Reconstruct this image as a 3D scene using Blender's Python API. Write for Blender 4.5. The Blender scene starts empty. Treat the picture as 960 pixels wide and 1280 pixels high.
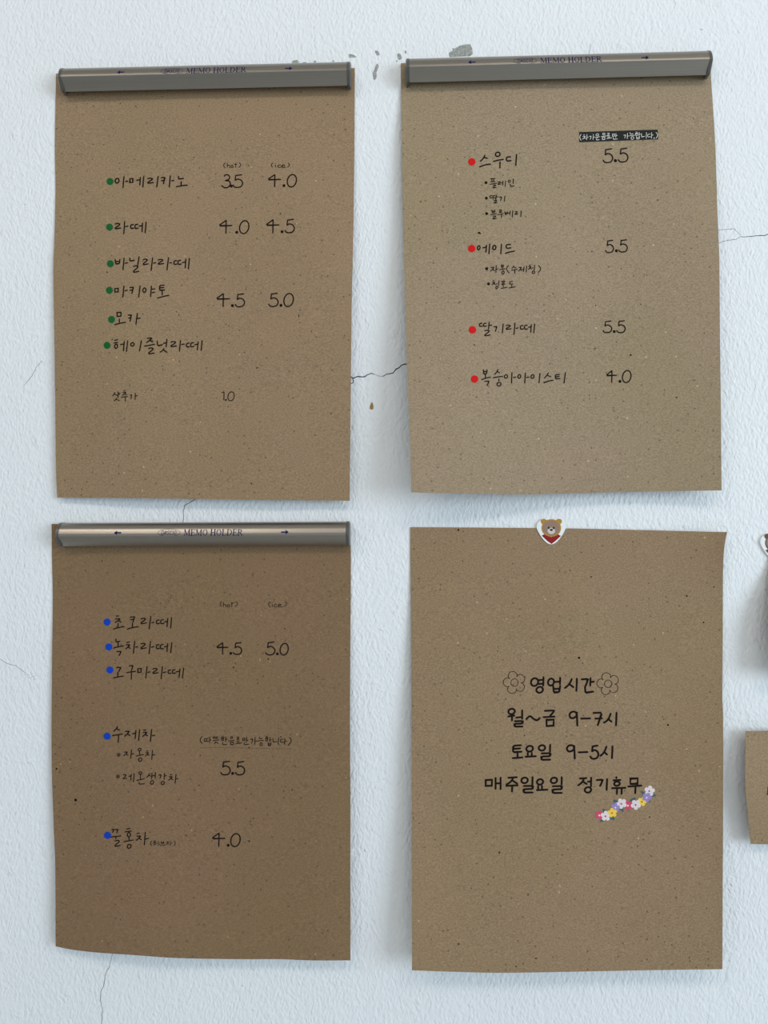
import bpy, bmesh, math, random
from mathutils import Vector, Matrix, Euler, noise as mnoise

random.seed(7)
scene = bpy.context.scene
COL = scene.collection
R = math.radians

# ------------------------------------------------------------------ camera
FPX = 961.0                      # focal length in pixels of the 960x1280 frame
CAM_ROT = Euler((R(90 + 1.5), 0.0, R(2.4)), 'XYZ')
CAM_M = CAM_ROT.to_matrix()
LOOK = CAM_M @ Vector((0, 0, -1))
DIST = 0.535
CAM_LOC = Vector((0, 0, 1.5)) - LOOK * DIST
cam_data = bpy.data.cameras.new('camera')
cam_data.sensor_fit = 'VERTICAL'
cam_data.sensor_height = 36.0
cam_data.lens = FPX / 1280.0 * 36.0
cam_data.clip_start = 0.01
cam = bpy.data.objects.new('camera', cam_data)
cam.location = CAM_LOC
cam.rotation_euler = CAM_ROT
COL.objects.link(cam)
scene.camera = cam

# ------------------------------------------------------------------ light
world = bpy.data.worlds.new('room_light')
scene.world = world
world.use_nodes = True
wbg = world.node_tree.nodes['Background']
wbg.inputs[0].default_value = (0.80, 0.93, 1.0, 1)
wbg.inputs[1].default_value = 0.52


def area_light(name, loc, target, sx, sy, color, power):
    d = bpy.data.lights.new(name, 'AREA')
    d.shape = 'RECTANGLE'
    d.size, d.size_y = sx, sy
    d.color, d.energy = color, power
    o = bpy.data.objects.new(name, d)
    o.location = loc
    o.rotation_euler = (Vector(target) - Vector(loc)).to_track_quat('-Z', 'Y').to_euler()
    COL.objects.link(o)
    return o


area_light('window_daylight', (2.7, -2.0, 1.70), (0, 0, 1.5), 1.5, 1.6, (0.74, 0.895, 1.0), 58)
area_light('ceiling_lamp', (-0.80, -1.20, 2.66), (-0.60, -0.4, 1.5), 0.9, 0.40, (1.0, 0.90, 0.78), 7.5)
area_light('ceiling_lamp', (0.50, -1.20, 2.66), (0.40, -0.4, 1.5), 0.9, 0.40, (1.0, 0.90, 0.78), 7.5)

vs = scene.view_settings
vs.view_transform = 'Standard'
vs.look = 'None'
vs.gamma = 1.0
vs.use_curve_mapping = False
vs.exposure = -0.01


# ------------------------------------------------------------------ geometry helpers
def P(px, py, lift=0.0):
    """Point standing 'lift' metres off the wall, seen at photo position px, py."""
    d = CAM_M @ Vector(((px - 480.0) / FPX, (640.0 - py) / FPX, -1.0))
    t = (-lift - CAM_LOC.y) / d.y
    return CAM_LOC + d * t


def pixel_of(p):
    v = CAM_M.transposed() @ (p - CAM_LOC)
    return 480 + FPX * v.x / -v.z, 640 - FPX * v.y / -v.z


def mesh_obj(name, verts, faces, mats, parent=None, smooth=False, fmat=None, origin=None):
    me = bpy.data.meshes.new(name)
    if origin is None:
        n = len(verts)
        origin = sum((Vector(v) for v in verts), Vector()) / n
    me.from_pydata([tuple(Vector(v) - origin) for v in verts], [], faces)
    me.update()
    if not isinstance(mats, (list, tuple)):
        mats = [mats]
    for m in mats:
        me.materials.append(m)
    if fmat:
        for p, i in zip(me.polygons, fmat):
            p.material_index = i
    if smooth:
        for p in me.polygons:
            p.use_smooth = True
    o = bpy.data.objects.new(name, me)
    COL.objects.link(o)
    if parent is not None:
        o.parent = parent
        base = Vector(parent['_o']) if '_o' in parent else parent.location
        o.location = origin - base
        o['_o'] = tuple(origin)
    else:
        o.location = origin
        o['_o'] = tuple(origin)
    return o


def tag(o, label=None, cat=None, group=None, kind=None):
    if label: o['label'] = label
    if cat: o['category'] = cat
    if group: o['group'] = group
    if kind: o['kind'] = kind
    return o


def interp(pts, t):
    """piecewise smooth value of a list of (t, value)"""
    if t <= pts[0][0]: return pts[0][1]
    if t >= pts[-1][0]: return pts[-1][1]
    n = len(pts)
    for i in range(n - 1):
        a, b = pts[i], pts[i + 1]
        if a[0] <= t <= b[0]:
            h = b[0] - a[0]
            s = (t - a[0]) / h
            d = (b[1] - a[1]) / h
            if i > 0:
                m0 = (b[1] - pts[i - 1][1]) / (b[0] - pts[i - 1][0])
            else:
                m0 = d
            if i < n - 2:
                m1 = (pts[i + 2][1] - a[1]) / (pts[i + 2][0] - a[0])
            else:
                m1 = d
            h00 = 2*s**3 - 3*s**2 + 1; h10 = s**3 - 2*s**2 + s
            h01 = -2*s**3 + 3*s**2; h11 = s**3 - s**2
            return h00*a[1] + h10*h*m0 + h01*b[1] + h11*h*m1


def smooth_path(pts, closed=False, n=6):
    """Catmull-Rom through pts"""
    out = []
    m = len(pts)
    for i in range(m if closed else m - 1):
        p1, p2 = pts[i], pts[(i + 1) % m]
        p0 = pts[i - 1] if (closed or i > 0) else (2*p1[0]-p2[0], 2*p1[1]-p2[1])
        p3 = pts[(i + 2) % m] if (closed or i < m - 2) else (2*p2[0]-p1[0], 2*p2[1]-p1[1])
        for k in range(n):
            t = k / n
            q = []
            for c in (0, 1):
                q.append(0.5*((2*p1[c]) + (-p0[c]+p2[c])*t + (2*p0[c]-5*p1[c]+4*p2[c]-p3[c])*t*t
                              + (-p0[c]+3*p1[c]-3*p2[c]+p3[c])*t**3))
            out.append(tuple(q))
    if not closed:
        out.append(pts[-1])
    return out


# ------------------------------------------------------------------ materials
def new_mat(name):
    m = bpy.data.materials.new(name)
    m.use_nodes = True
    nt = m.node_tree
    b = nt.nodes['Principled BSDF']
    return m, nt, b


def lin(r, g, b):
    def f(c):
        c /= 255.0
        return c / 12.92 if c <= 0.04045 else ((c + 0.055) / 1.055) ** 2.4
    return (f(r), f(g), f(b), 1)


def plain(name, col, rough=0.6, metal=0.0, spec=0.5, coat=0.0):
    """flat colour with a faint mottling"""
    m, nt, b = new_mat(name)
    tc = nt.nodes.new('ShaderNodeTexCoord')
    no = nt.nodes.new('ShaderNodeTexNoise')
    no.inputs['Scale'].default_value = 900
    no.inputs['Detail'].default_value = 2
    mx = nt.nodes.new('ShaderNodeMix'); mx.data_type = 'RGBA'
    mx.inputs[6].default_value = tuple(c * 0.9 for c in col[:3]) + (1,)
    mx.inputs[7].default_value = tuple(min(1, c * 1.1) for c in col[:3]) + (1,)
    nt.links.new(tc.outputs['Object'], no.inputs['Vector'])
    nt.links.new(no.outputs['Fac'], mx.inputs[0])
    nt.links.new(mx.outputs[2], b.inputs['Base Color'])
    b.inputs['Roughness'].default_value = rough
    b.inputs['Metallic'].default_value = metal
    b.inputs['Specular IOR Level'].default_value = spec
    b.inputs['Coat Weight'].default_value = coat
    return m


def wall_material():
    m, nt, b = new_mat('painted_plaster')
    N, L = nt.nodes.new, nt.links.new
    tc = N('ShaderNodeTexCoord')
    warp = N('ShaderNodeTexNoise'); warp.inputs['Scale'].default_value = 22; warp.inputs['Detail'].default_value = 1
    L(tc.outputs['Object'], warp.inputs['Vector'])
    sub = N('ShaderNodeVectorMath'); sub.operation = 'SUBTRACT'; sub.inputs[1].default_value = (0.5, 0.5, 0.5)
    L(warp.outputs['Color'], sub.inputs[0])
    sc = N('ShaderNodeVectorMath'); sc.operation = 'SCALE'; sc.inputs['Scale'].default_value = 0.010
    L(sub.outputs[0], sc.inputs[0])
    add = N('ShaderNodeVectorMath'); add.operation = 'ADD'
    L(tc.outputs['Object'], add.inputs[0]); L(sc.outputs[0], add.inputs[1])
    heights = []
    for ang, scale, st, amp in ((-20, (520, 520, 210), 1.0, 1.0), (17, (640, 640, 250), 1.0, 0.8)):
        mp = N('ShaderNodeMapping')
        mp.vector_type = 'TEXTURE' if False else 'POINT'
        mp.inputs['Rotation'].default_value = (0, R(ang), 0)
        L(add.outputs[0], mp.inputs['Vector'])
        mp2 = N('ShaderNodeMapping')
        mp2.inputs['Scale'].default_value = scale
        L(mp.outputs[0], mp2.inputs['Vector'])
        no = N('ShaderNodeTexNoise'); no.inputs['Scale'].default_value = 1; no.inputs['Detail'].default_value = 2
        no.inputs['Roughness'].default_value = 0.45
        L(mp2.outputs[0], no.inputs['Vector'])
        mu = N('ShaderNodeMath'); mu.operation = 'MULTIPLY'; mu.inputs[1].default_value = amp
        L(no.outputs['Fac'], mu.inputs[0])
        heights.append(mu)
    s1 = N('ShaderNodeMath'); s1.operation = 'ADD'
    L(heights[0].outputs[0], s1.inputs[0]); L(heights[1].outputs[0], s1.inputs[1])
    # sparse lumps
    lump = N('ShaderNodeTexNoise'); lump.inputs['Scale'].default_value = 70; lump.inputs['Detail'].default_value = 3
    L(tc.outputs['Object'], lump.inputs['Vector'])
    rmp = N('ShaderNodeMapRange'); rmp.inputs[1].default_value = 0.62; rmp.inputs[2].default_value = 0.8
    rmp.inputs[3].default_value = 0; rmp.inputs[4].default_value = 0.8
    L(lump.outputs['Fac'], rmp.inputs[0])
    s2 = N('ShaderNodeMath'); s2.operation = 'ADD'
    L(s1.outputs[0], s2.inputs[0]); L(rmp.outputs[0], s2.inputs[1])
    bp = N('ShaderNodeBump'); bp.inputs['Strength'].default_value = 0.9; bp.inputs['Distance'].default_value = 0.0008
    L(s2.outputs[0], bp.inputs['Height']); L(bp.outputs[0], b.inputs['Normal'])
    big = N('ShaderNodeTexNoise'); big.inputs['Scale'].default_value = 6; big.inputs['Detail'].default_value = 3
    L(tc.outputs['Object'], big.inputs['Vector'])
    mx = N('ShaderNodeMix'); mx.data_type = 'RGBA'
    mx.inputs[6].default_value = (0.795, 0.815, 0.85, 1); mx.inputs[7].default_value = (0.85, 0.865, 0.895, 1)
    L(big.outputs['Fac'], mx.inputs[0]); L(mx.outputs[2], b.inputs['Base Color'])
    b.inputs['Roughness'].default_value = 0.55
    b.inputs['Specular IOR Level'].default_value = 0.35
    return m


def kraft_material(name, base, seed):
    m, nt, b = new_mat(name)
    N, L = nt.nodes.new, nt.links.new
    tc = N('ShaderNodeTexCoord')
    mp = N('ShaderNodeMapping'); mp.inputs['Location'].default_value = (seed * 1.7, seed * 0.3, seed * 2.1)
    L(tc.outputs['Object'], mp.inputs['Vector'])

    def noise(scale, detail, rough=0.5, vec=None):
        n = N('ShaderNodeTexNoise'); n.inputs['Scale'].default_value = scale
        n.inputs['Detail'].default_value = detail; n.inputs['Roughness'].default_value = rough
        L(vec or mp.outputs[0], n.inputs['Vector'])
        return n

    def mixc(fac, a, c):
        x = N('ShaderNodeMix'); x.data_type = 'RGBA'
        L(fac, x.inputs[0])
        if isinstance(a, tuple): x.inputs[6].default_value = a
        else: L(a, x.inputs[6])
        if isinstance(c, tuple): x.inputs[7].default_value = c
        else: L(c, x.inputs[7])
        return x.outputs[2]

    def ramp(sock, lo, hi, a=0.0, c=1.0):
        r = N('ShaderNodeMapRange'); r.inputs[1].default_value = lo; r.inputs[2].default_value = hi
        r.inputs[3].default_value = a; r.inputs[4].default_value = c
        L(sock, r.inputs[0]); return r.outputs[0]

    dk = tuple(c * 0.66 for c in base[:3]) + (1,)
    lt = tuple(c * 1.34 for c in base[:3]) + (1,)
    fib_v = N('ShaderNodeMapping'); fib_v.inputs['Scale'].default_value = (0.75, 1, 1.15)
    L(mp.outputs[0], fib_v.inputs['Vector'])
    fib = noise(1000, 4, 0.65, fib_v.outputs[0])
    c = mixc(ramp(fib.outputs['Fac'], 0.30, 0.70), dk, lt)
    cloud = noise(24, 4, 0.6)
    c = mixc(ramp(cloud.outputs['Fac'], 0.3, 0.7, 0.0, 0.30), c, (base[0]*1.12, base[1]*1.08, base[2]*1.0, 1))

    drift = noise(9, 2, 0.5)
    c2 = N('ShaderNodeMix'); c2.data_type = 'RGBA'; c2.blend_type = 'MULTIPLY'; c2.inputs[0].default_value = 1.0
    L(c, c2.inputs[6])
    L(mixc(ramp(drift.outputs['Fac'], 0.38, 0.62), (1.0, 0.99, 0.93, 1), (1.035, 0.995, 1.0, 1)), c2.inputs[7])
    c = c2.outputs[2]

    def specks(scale, thr, density, col, prev):
        v = N('ShaderNodeTexVoronoi'); v.inputs['Scale'].default_value = scale
        L(mp.outputs[0], v.inputs['Vector'])
        small = ramp(v.outputs['Distance'], thr * 0.5, thr, 1.0, 0.0)
        sep = N('ShaderNodeSeparateColor'); L(v.outputs['Color'], sep.inputs[0])
        pick = N('ShaderNodeMath'); pick.operation = 'GREATER_THAN'; pick.inputs[1].default_value = 1 - density
        L(sep.outputs[0], pick.inputs[0])
        mu = N('ShaderNodeMath'); mu.operation = 'MULTIPLY'
        L(small, mu.inputs[0]); L(pick.outputs[0], mu.inputs[1])
        return mixc(mu.outputs[0], prev, col)

    c = specks(260, 0.20, 0.30, tuple(x * 0.45 for x in base[:3]) + (1,), c)
    c = specks(110, 0.085, 0.10, (0.03, 0.022, 0.015, 1), c)
    c = specks(150, 0.11, 0.12, tuple(min(1, x * 2.0) for x in base[:3]) + (1,), c)
    L(c, b.inputs['Base Color'])
    bp = N('ShaderNodeBump'); bp.inputs['Strength'].default_value = 0.12; bp.inputs['Distance'].default_value = 0.00015
    L(fib.outputs['Fac'], bp.inputs['Height']); L(bp.outputs[0], b.inputs['Normal'])
    b.inputs['Roughness'].default_value = 0.55
    b.inputs['Specular IOR Level'].default_value = 0.3
    return m


def aluminium_material():
    m, nt, b = new_mat('brushed_aluminium')
    N, L = nt.nodes.new, nt.links.new
    tc = N('ShaderNodeTexCoord')
    mp = N('ShaderNodeMapping'); mp.inputs['Scale'].default_value = (12, 1500, 1500)
    L(tc.outputs['Object'], mp.inputs['Vector'])
    no = N('ShaderNodeTexNoise'); no.inputs['Scale'].default_value = 1; no.inputs['Detail'].default_value = 2
    L(mp.outputs[0], no.inputs['Vector'])
    r = N('ShaderNodeMapRange'); r.inputs[3].default_value = 0.27; r.inputs[4].default_value = 0.36
    L(no.outputs['Fac'], r.inputs[0]); L(r.outputs[0], b.inputs['Roughness'])
    mx = N('ShaderNodeMix'); mx.data_type = 'RGBA'
    mx.inputs[6].default_value = (0.30, 0.27, 0.24, 1); mx.inputs[7].default_value = (0.36, 0.325, 0.29, 1)
    L(no.outputs['Fac'], mx.inputs[0]); L(mx.outputs[2], b.inputs['Base Color'])
    b.inputs['Metallic'].default_value = 1.0
    return m


def bare_plaster_material():
    m, nt, b = new_mat('bare_plaster')
    N, L = nt.nodes.new, nt.links.new
    tc = N('ShaderNodeTexCoord')
    no = N('ShaderNodeTexNoise'); no.inputs['Scale'].default_value = 700; no.inputs['Detail'].default_value = 4
    no.inputs['Roughness'].default_value = 0.7
    L(tc.outputs['Object'], no.inputs['Vector'])
    mx = N('ShaderNodeMix'); mx.data_type = 'RGBA'
    mx.inputs[6].default_value = (0.16, 0.165, 0.155, 1); mx.inputs[7].default_value = (0.50, 0.51, 0.48, 1)
    r = N('ShaderNodeMapRange'); r.inputs[1].default_value = 0.3; r.inputs[2].default_value = 0.7
    L(no.outputs['Fac'], r.inputs[0]); L(r.outputs[0], mx.inputs[0]); L(mx.outputs[2], b.inputs['Base Color'])
    bp = N('ShaderNodeBump'); bp.inputs['Strength'].default_value = 0.7; bp.inputs['Distance'].default_value = 0.0004
    L(no.outputs['Fac'], bp.inputs['Height']); L(bp.outputs[0], b.inputs['Normal'])
    b.inputs['Roughness'].default_value = 0.9
    return m


M_WALL = wall_material()
M_PLASTER = bare_plaster_material()
M_CRACK = plain('crack_shadow_grey', (0.045, 0.047, 0.05, 1), 0.9, spec=0.1)
M_HAIR = plain('hairline_grey', (0.20, 0.21, 0.22, 1), 0.9, spec=0.1)
M_STAIN = plain('rust_stain', lin(158, 122, 74), 0.8)
M_ALU = aluminium_material()
M_FLOOR = plain('grey_concrete', (0.55, 0.54, 0.52, 1), 0.7)
M_CEIL = plain('warm_white_ceiling', (0.62, 0.58, 0.52, 1), 0.8)
M_CAP = plain('dark_grey_plastic', (0.085, 0.08, 0.072, 1), 0.28)
M_STRIP = plain('grey_foam_tape', (0.25, 0.25, 0.25, 1), 0.9)
M_NAVY = plain('navy_print', (0.010, 0.010, 0.070, 1), 0.6, spec=0.1)
M_INK = plain('black_ink', (0.012, 0.007, 0.006, 1), 0.7, spec=0.08)
M_INKB = plain('brown_ink', (0.05, 0.035, 0.02, 1), 0.6, spec=0.3)
M_FAINT = plain('faint_crease_line', (0.10, 0.07, 0.04, 1), 0.7)
M_GREEN = plain('green_sticker', lin(0, 90, 38), 0.6, spec=0.2)
M_RED = plain('red_sticker', lin(205, 4, 8), 0.6, spec=0.2)
M_BLUE = plain('blue_sticker', lin(0, 62, 178), 0.6, spec=0.2)
M_LABEL = plain('black_label_tape', (0.016, 0.016, 0.015, 1), 0.6, spec=0.15)
M_WHITEINK = plain('white_lettering', (0.72, 0.70, 0.65, 1), 0.6)
M_STWHITE = plain('white_sticker_paper', (0.86, 0.87, 0.88, 1), 0.35)
M_FUR = plain('grey_brown_fur', lin(150, 122, 105), 0.8)
M_FURD = plain('dark_brown_fur', lin(96, 78, 70), 0.8)
M_GOLD = plain('golden_fur', lin(176, 134, 52), 0.8)
M_MUZZ = plain('pale_muzzle', lin(212, 196, 190), 0.8)
M_JUMPER = plain('dark_red_knit', lin(140, 8, 22), 0.8)
M_BLACK = plain('black_print', (0.01, 0.01, 0.01, 1), 0.4)
M_PINK = plain('pink_petal', lin(205, 66, 110), 0.5)
M_WPET = plain('white_petal', lin(226, 212, 214), 0.5)
M_YPET = plain('yellow_petal', lin(240, 200, 70), 0.5)
M_PPET = plain('purple_petal', lin(150, 130, 190), 0.5)
M_LEAF = plain('teal_leaf', lin(52, 92, 92), 0.5)
M_CENT = plain('mauve_centre', lin(168, 72, 120), 0.5)
M_CENTY = plain('cream_centre', lin(250, 225, 150), 0.5)
M_CENTO = plain('orange_centre', lin(190, 100, 40), 0.5)

# ------------------------------------------------------------------ the wall
wx0, wx1, wz0, wz1, wt = -2.2, 2.2, 0.0, 2.7, 0.12
wall = mesh_obj('wall_back',
                [(wx0, 0, wz0), (wx1, 0, wz0), (wx1, 0, wz1), (wx0, 0, wz1),
                 (wx0, wt, wz0), (wx1, wt, wz0), (wx1, wt, wz1), (wx0, wt, wz1)],
                [(0, 1, 2, 3), (5, 4, 7, 6), (4, 0, 3, 7), (1, 5, 6, 2), (3, 2, 6, 7), (4, 5, 1, 0)],
                M_WALL, origin=Vector((0, 0, 1.5)))
tag(wall, 'white painted plaster wall with brush relief and hairline cracks', 'wall', kind='structure')




def slab_room(name, z0, z1, mat, label_text, cat):
    o = mesh_obj(name, [(wx0, -3.4, z0), (wx1, -3.4, z0), (wx1, wt, z0), (wx0, wt, z0),
                        (wx0, -3.4, z1), (wx1, -3.4, z1), (wx1, wt, z1), (wx0, wt, z1)],
                 [(3, 2, 1, 0), (4, 5, 6, 7), (0, 1, 5, 4), (1, 2, 6, 5), (2, 3, 7, 6), (3, 0, 4, 7)], mat)
    return tag(o, label_text, cat, kind='structure')


slab_room('floor', -0.1, 0.0, M_FLOOR, 'grey concrete floor below the painted wall', 'floor')
slab_room('ceiling', wz1, wz1+0.1, M_CEIL, 'warm white ceiling above the painted wall', 'ceiling')


class Ribbons:
    """collects pen strokes (px polylines) and lays them on a surface"""
    def __init__(self, surf):
        self.surf, self.v, self.f = surf, [], []

    def stroke(self, pts, w, closed=False, taper=None):
        q = [pts[0]]
        for p in pts[1:]:
            if math.hypot(p[0]-q[-1][0], p[1]-q[-1][1]) > 0.05:
                q.append(p)
        if len(q) == 1:
            return self.dot(q[0][0], q[0][1], w / 2)
        # subdivide long spans so the stroke follows the curved sheet
        r = [q[0]]
        for a, b in zip(q, q[1:]):
            n = max(1, int(math.hypot(b[0]-a[0], b[1]-a[1]) / 12))
            for k in range(1, n + 1):
                r.append((a[0]+(b[0]-a[0])*k/n, a[1]+(b[1]-a[1])*k/n))
        q = r
        n = len(q)
        base = len(self.v)
        h = w / 2
        for i, p in enumerate(q):
            if closed:
                a, b = q[i-1], q[(i+1) % n]
            else:
                a, b = q[max(0, i-1)], q[min(n-1, i+1)]
            if closed and math.hypot(b[0]-a[0], b[1]-a[1]) < 1e-6:
                a = p
            dx, dy = b[0]-a[0], b[1]-a[1]
            l = math.hypot(dx, dy) or 1
            hh = h * (taper(i / (n-1)) if taper else 1)
            nx, ny = -dy/l*hh, dx/l*hh
            # mitre
            if 0 < i < n-1 or closed:
                ux, uy = p[0]-a[0], p[1]-a[1]
                ul = math.hypot(ux, uy) or 1
                c = abs((ux*dx+uy*dy)/(ul*l))
                k = min(1.6, 1/max(c, 0.4))
                nx *= k; ny *= k
            self.v.append(self.surf(p[0]+nx, p[1]+ny)); self.v.append(self.surf(p[0]-nx, p[1]-ny))
        for i in range(n - 1 + (1 if closed else 0)):
            a, b = base+2*i, base+2*((i+1) % n)
            self.f.append((a, a+1, b+1, b))
        if not closed and not taper:
            for p, o, k0 in ((q[0], q[1], 0), (q[-1], q[-2], n-1)):
                ang = math.atan2(p[1]-o[1], p[0]-o[0])
                st = len(self.v)
                cap = [self.surf(p[0]+h*math.cos(ang+t), p[1]+h*math.sin(ang+t))
                       for t in (-math.pi/2, -math.pi/4, 0, math.pi/4, math.pi/2)]
                self.v += cap
                self.f.append(tuple(range(st, st+5)))

    def dot(self, x, y, r, ry=None, n=12):
        st = len(self.v)
        for k in range(n):
            t = 2*math.pi*k/n
            self.v.append(self.surf(x+r*math.cos(t), y+(ry or r)*math.sin(t)))
        self.f.append(tuple(range(st, st+n)))

    def poly(self, pts):
        st = len(self.v)
        self.v += [self.surf(*p) for p in pts]
        self.f.append(tuple(range(st, st+len(pts))))

    def build(self, name, mat, parent):
        # make every face look away from the wall
        fs = []
        for f in self.f:
            n = Vector()
            for i in range(len(f)):
                a, b = Vector(self.v[f[i]]), Vector(self.v[f[(i+1) % len(f)]])
                n += a.cross(b)
            fs.append(f if n.y < 0 else tuple(reversed(f)))
        return mesh_obj(name, self.v, fs, mat, parent)


def wall_surf(e):
    return lambda x, y: P(x, y, e)


# cracks
def jag(pts, amp=0.6, step=3.0, seed=1):
    rnd = random.Random(seed)
    out = [pts[0]]
    for a, b in zip(pts, pts[1:]):
        n = max(1, int(math.hypot(b[0]-a[0], b[1]-a[1]) / step))
        for k in range(1, n+1):
            t = k/n
            j = amp if k < n else 0
            out.append((a[0]+(b[0]-a[0])*t+rnd.uniform(-j, j), a[1]+(b[1]-a[1])*t+rnd.uniform(-j, j)))
    return out


CRACKS = [
    ([(425, 474), (439, 471), (441, 473), (447, 470.5), (455, 471), (464, 466.5), (468, 468)], 1.5, M_CRACK),
    ([(468, 468), (473, 470), (478, 470.6)], 0.6, M_HAIR),
    ([(478, 470.6), (483, 467.6), (491, 466.5), (495, 461.5), (499, 459.5), (504, 455.5), (509, 455.2), (525, 450)], 1.5, M_CRACK),
    ([(440.5, 472.5), (442, 476), (441, 478.5), (436, 481)], 1.2, M_CRACK),
    ([(890, 307), (900, 303.5), (910, 300), (920, 299.5), (926, 295.5)], 0.7, M_HAIR),
    ([(926, 295.5), (933, 296), (940, 295.5), (946, 294.5), (956, 294.5), (962, 292.5), (985, 290)], 1.0, M_CRACK),
    ([(895, 287.5), (908, 287), (918, 286), (922, 290), (926, 294)], 0.6, M_HAIR),
    ([(255, 618), (244, 624), (236, 629), (231, 632), (229, 640), (229.5, 647), (228, 656)], 0.9, M_CRACK),
    ([(141, 1186), (140, 1195), (137, 1207), (132, 1218), (130, 1230), (126, 1240), (125, 1250), (128, 1262), (127, 1280), (130, 1300)], 0.8, M_HAIR),
    ([(52, 452), (46, 458), (40, 470), (30, 482)], 0.6, M_HAIR),
    ([(-10, 818), (8, 829), (20, 832), (34, 843), (44, 847)], 0.6, M_HAIR),
    ([(738, 55), (737, 64), (734, 72)], 0.5, M_HAIR),
]
for i, (pts, w, mt) in enumerate(CRACKS):
    rb = Ribbons(wall_surf(0.00008))
    rb.stroke(jag(pts, 0.45, 2.4, i+3), w, taper=lambda t: 0.55 + 0.45*math.sin(3.1416*t)*(0.7+0.3*math.sin(37*t)))
    rb.build('crack', mt, wall)

# patches where the paint has flaked off down to grey plaster
FLAKES = [
    [(561, 69), (561, 66), (566, 63), (565, 60), (569, 60.5), (574, 57), (582, 55.5), (588, 55), (590, 60), (591, 67), (588, 70), (562, 71.5)],
    [(466.5, 99), (466, 92), (468, 86), (470, 81), (472.5, 79), (473.5, 83), (472, 87), (470.5, 90), (470.5, 97), (468.5, 100)],
    [(468.5, 63.5), (471.5, 63), (474, 66), (474.5, 69), (471, 69.5), (469.5, 67)],
    [(436, 68), (438, 67.5), (443, 69), (446.5, 71.5), (441, 72), (436.5, 72)],
    [(496.5, 68), (498, 66.5), (501, 68), (502.5, 73), (499.5, 75), (497, 73.5)],
    [(494.5, 76.5), (497, 74.5), (496.5, 77), (495, 78)],
    [(505.5, 64), (507.5, 63), (508.5, 66), (506.5, 68)],
    [(364.5, 78), (367, 75.5), (372, 75), (374, 78.5), (368, 80)],
    [(392, 77), (394, 75.5), (395.5, 77.5), (393.5, 79)],
    [(415.5, 76), (417, 75), (418, 77), (416, 78)],
    [(376, 79), (380, 77.5), (384, 78), (380, 80)],
]
for i, poly in enumerate(FLAKES):
    rnd = random.Random(i)
    pts = []
    for a, b in zip(poly, poly[1:] + poly[:1]):
        for k in range(3):
            t = k/3
            j = 0.25 if k else 0
            pts.append((a[0]+(b[0]-a[0])*t+rnd.uniform(-j, j), a[1]+(b[1]-a[1])*t+rnd.uniform(-j, j)))
    rb = Ribbons(wall_surf(0.00006))
    rb.poly(pts)
    rb.build('flaked_patch', M_PLASTER, wall)
rb = Ribbons(wall_surf(0.00006))
rb.poly([(462.5, 507), (464, 503.5), (465, 502.5), (466, 504), (467, 508), (466.5, 511.5), (464.5, 512), (462, 511)])
tag(rb.build('stain', M_STAIN, wall), 'small rust brown stain on white wall')

# little lumps of plaster standing out of the paint
LUMPS = [(318, 1212, 2.2, 1.6), (304, 1232, 2.0, 1.6), (317, 1262, 2.6, 2.0), (53, 451, 2.2, 1.8), (37, 846, 3.0, 2.0), (44, 848, 2.2, 1.6),
         (32, 843, 2.0, 1.3), (612, 1244, 2.0, 1.6), (913, 1201, 2.0, 1.6), (915, 1106, 2.0, 1.6), (477, 787, 2.4, 1.6), (466, 1037, 2.0, 2.0),
         (457, 1063, 1.8, 2.4), (19, 747, 2.0, 1.0), (53, 815, 1.4, 2.2), (956, 736, 1.4, 1.8), (126, 631, 1.3, 1.0), (207, 631.5, 1.0, 1.2),
         (32, 255, 1.6, 1.2), (951, 1244, 1.4, 1.2), (878, 36, 2.4, 1.6)]
for x, y, rx, ry in LUMPS:
    vv, ff = [], []
    n = 10
    rnd = random.Random(int(x*7+y))
    for ring, (s, e) in enumerate(((1.0, -0.0002), (0.75, 0.0003), (0.4, 0.00055))):
        for k in range(n):
            t = 2*math.pi*k/n
            j = rnd.uniform(0.8, 1.2)
            vv.append(P(x+rx*s*j*math.cos(t), y+ry*s*j*math.sin(t), e))
    vv.append(P(x, y, 0.0006))
    for r_ in range(2):
        for k in range(n):
            a, b = r_*n+k, r_*n+(k+1) % n
            ff.append((a, a+n, b+n, b))
    for k in range(n):
        ff.append((2*n+k, 3*n, 2*n+(k+1) % n))
    mesh_obj('plaster_lump', vv, ff, M_WALL, wall, smooth=True)


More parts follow.
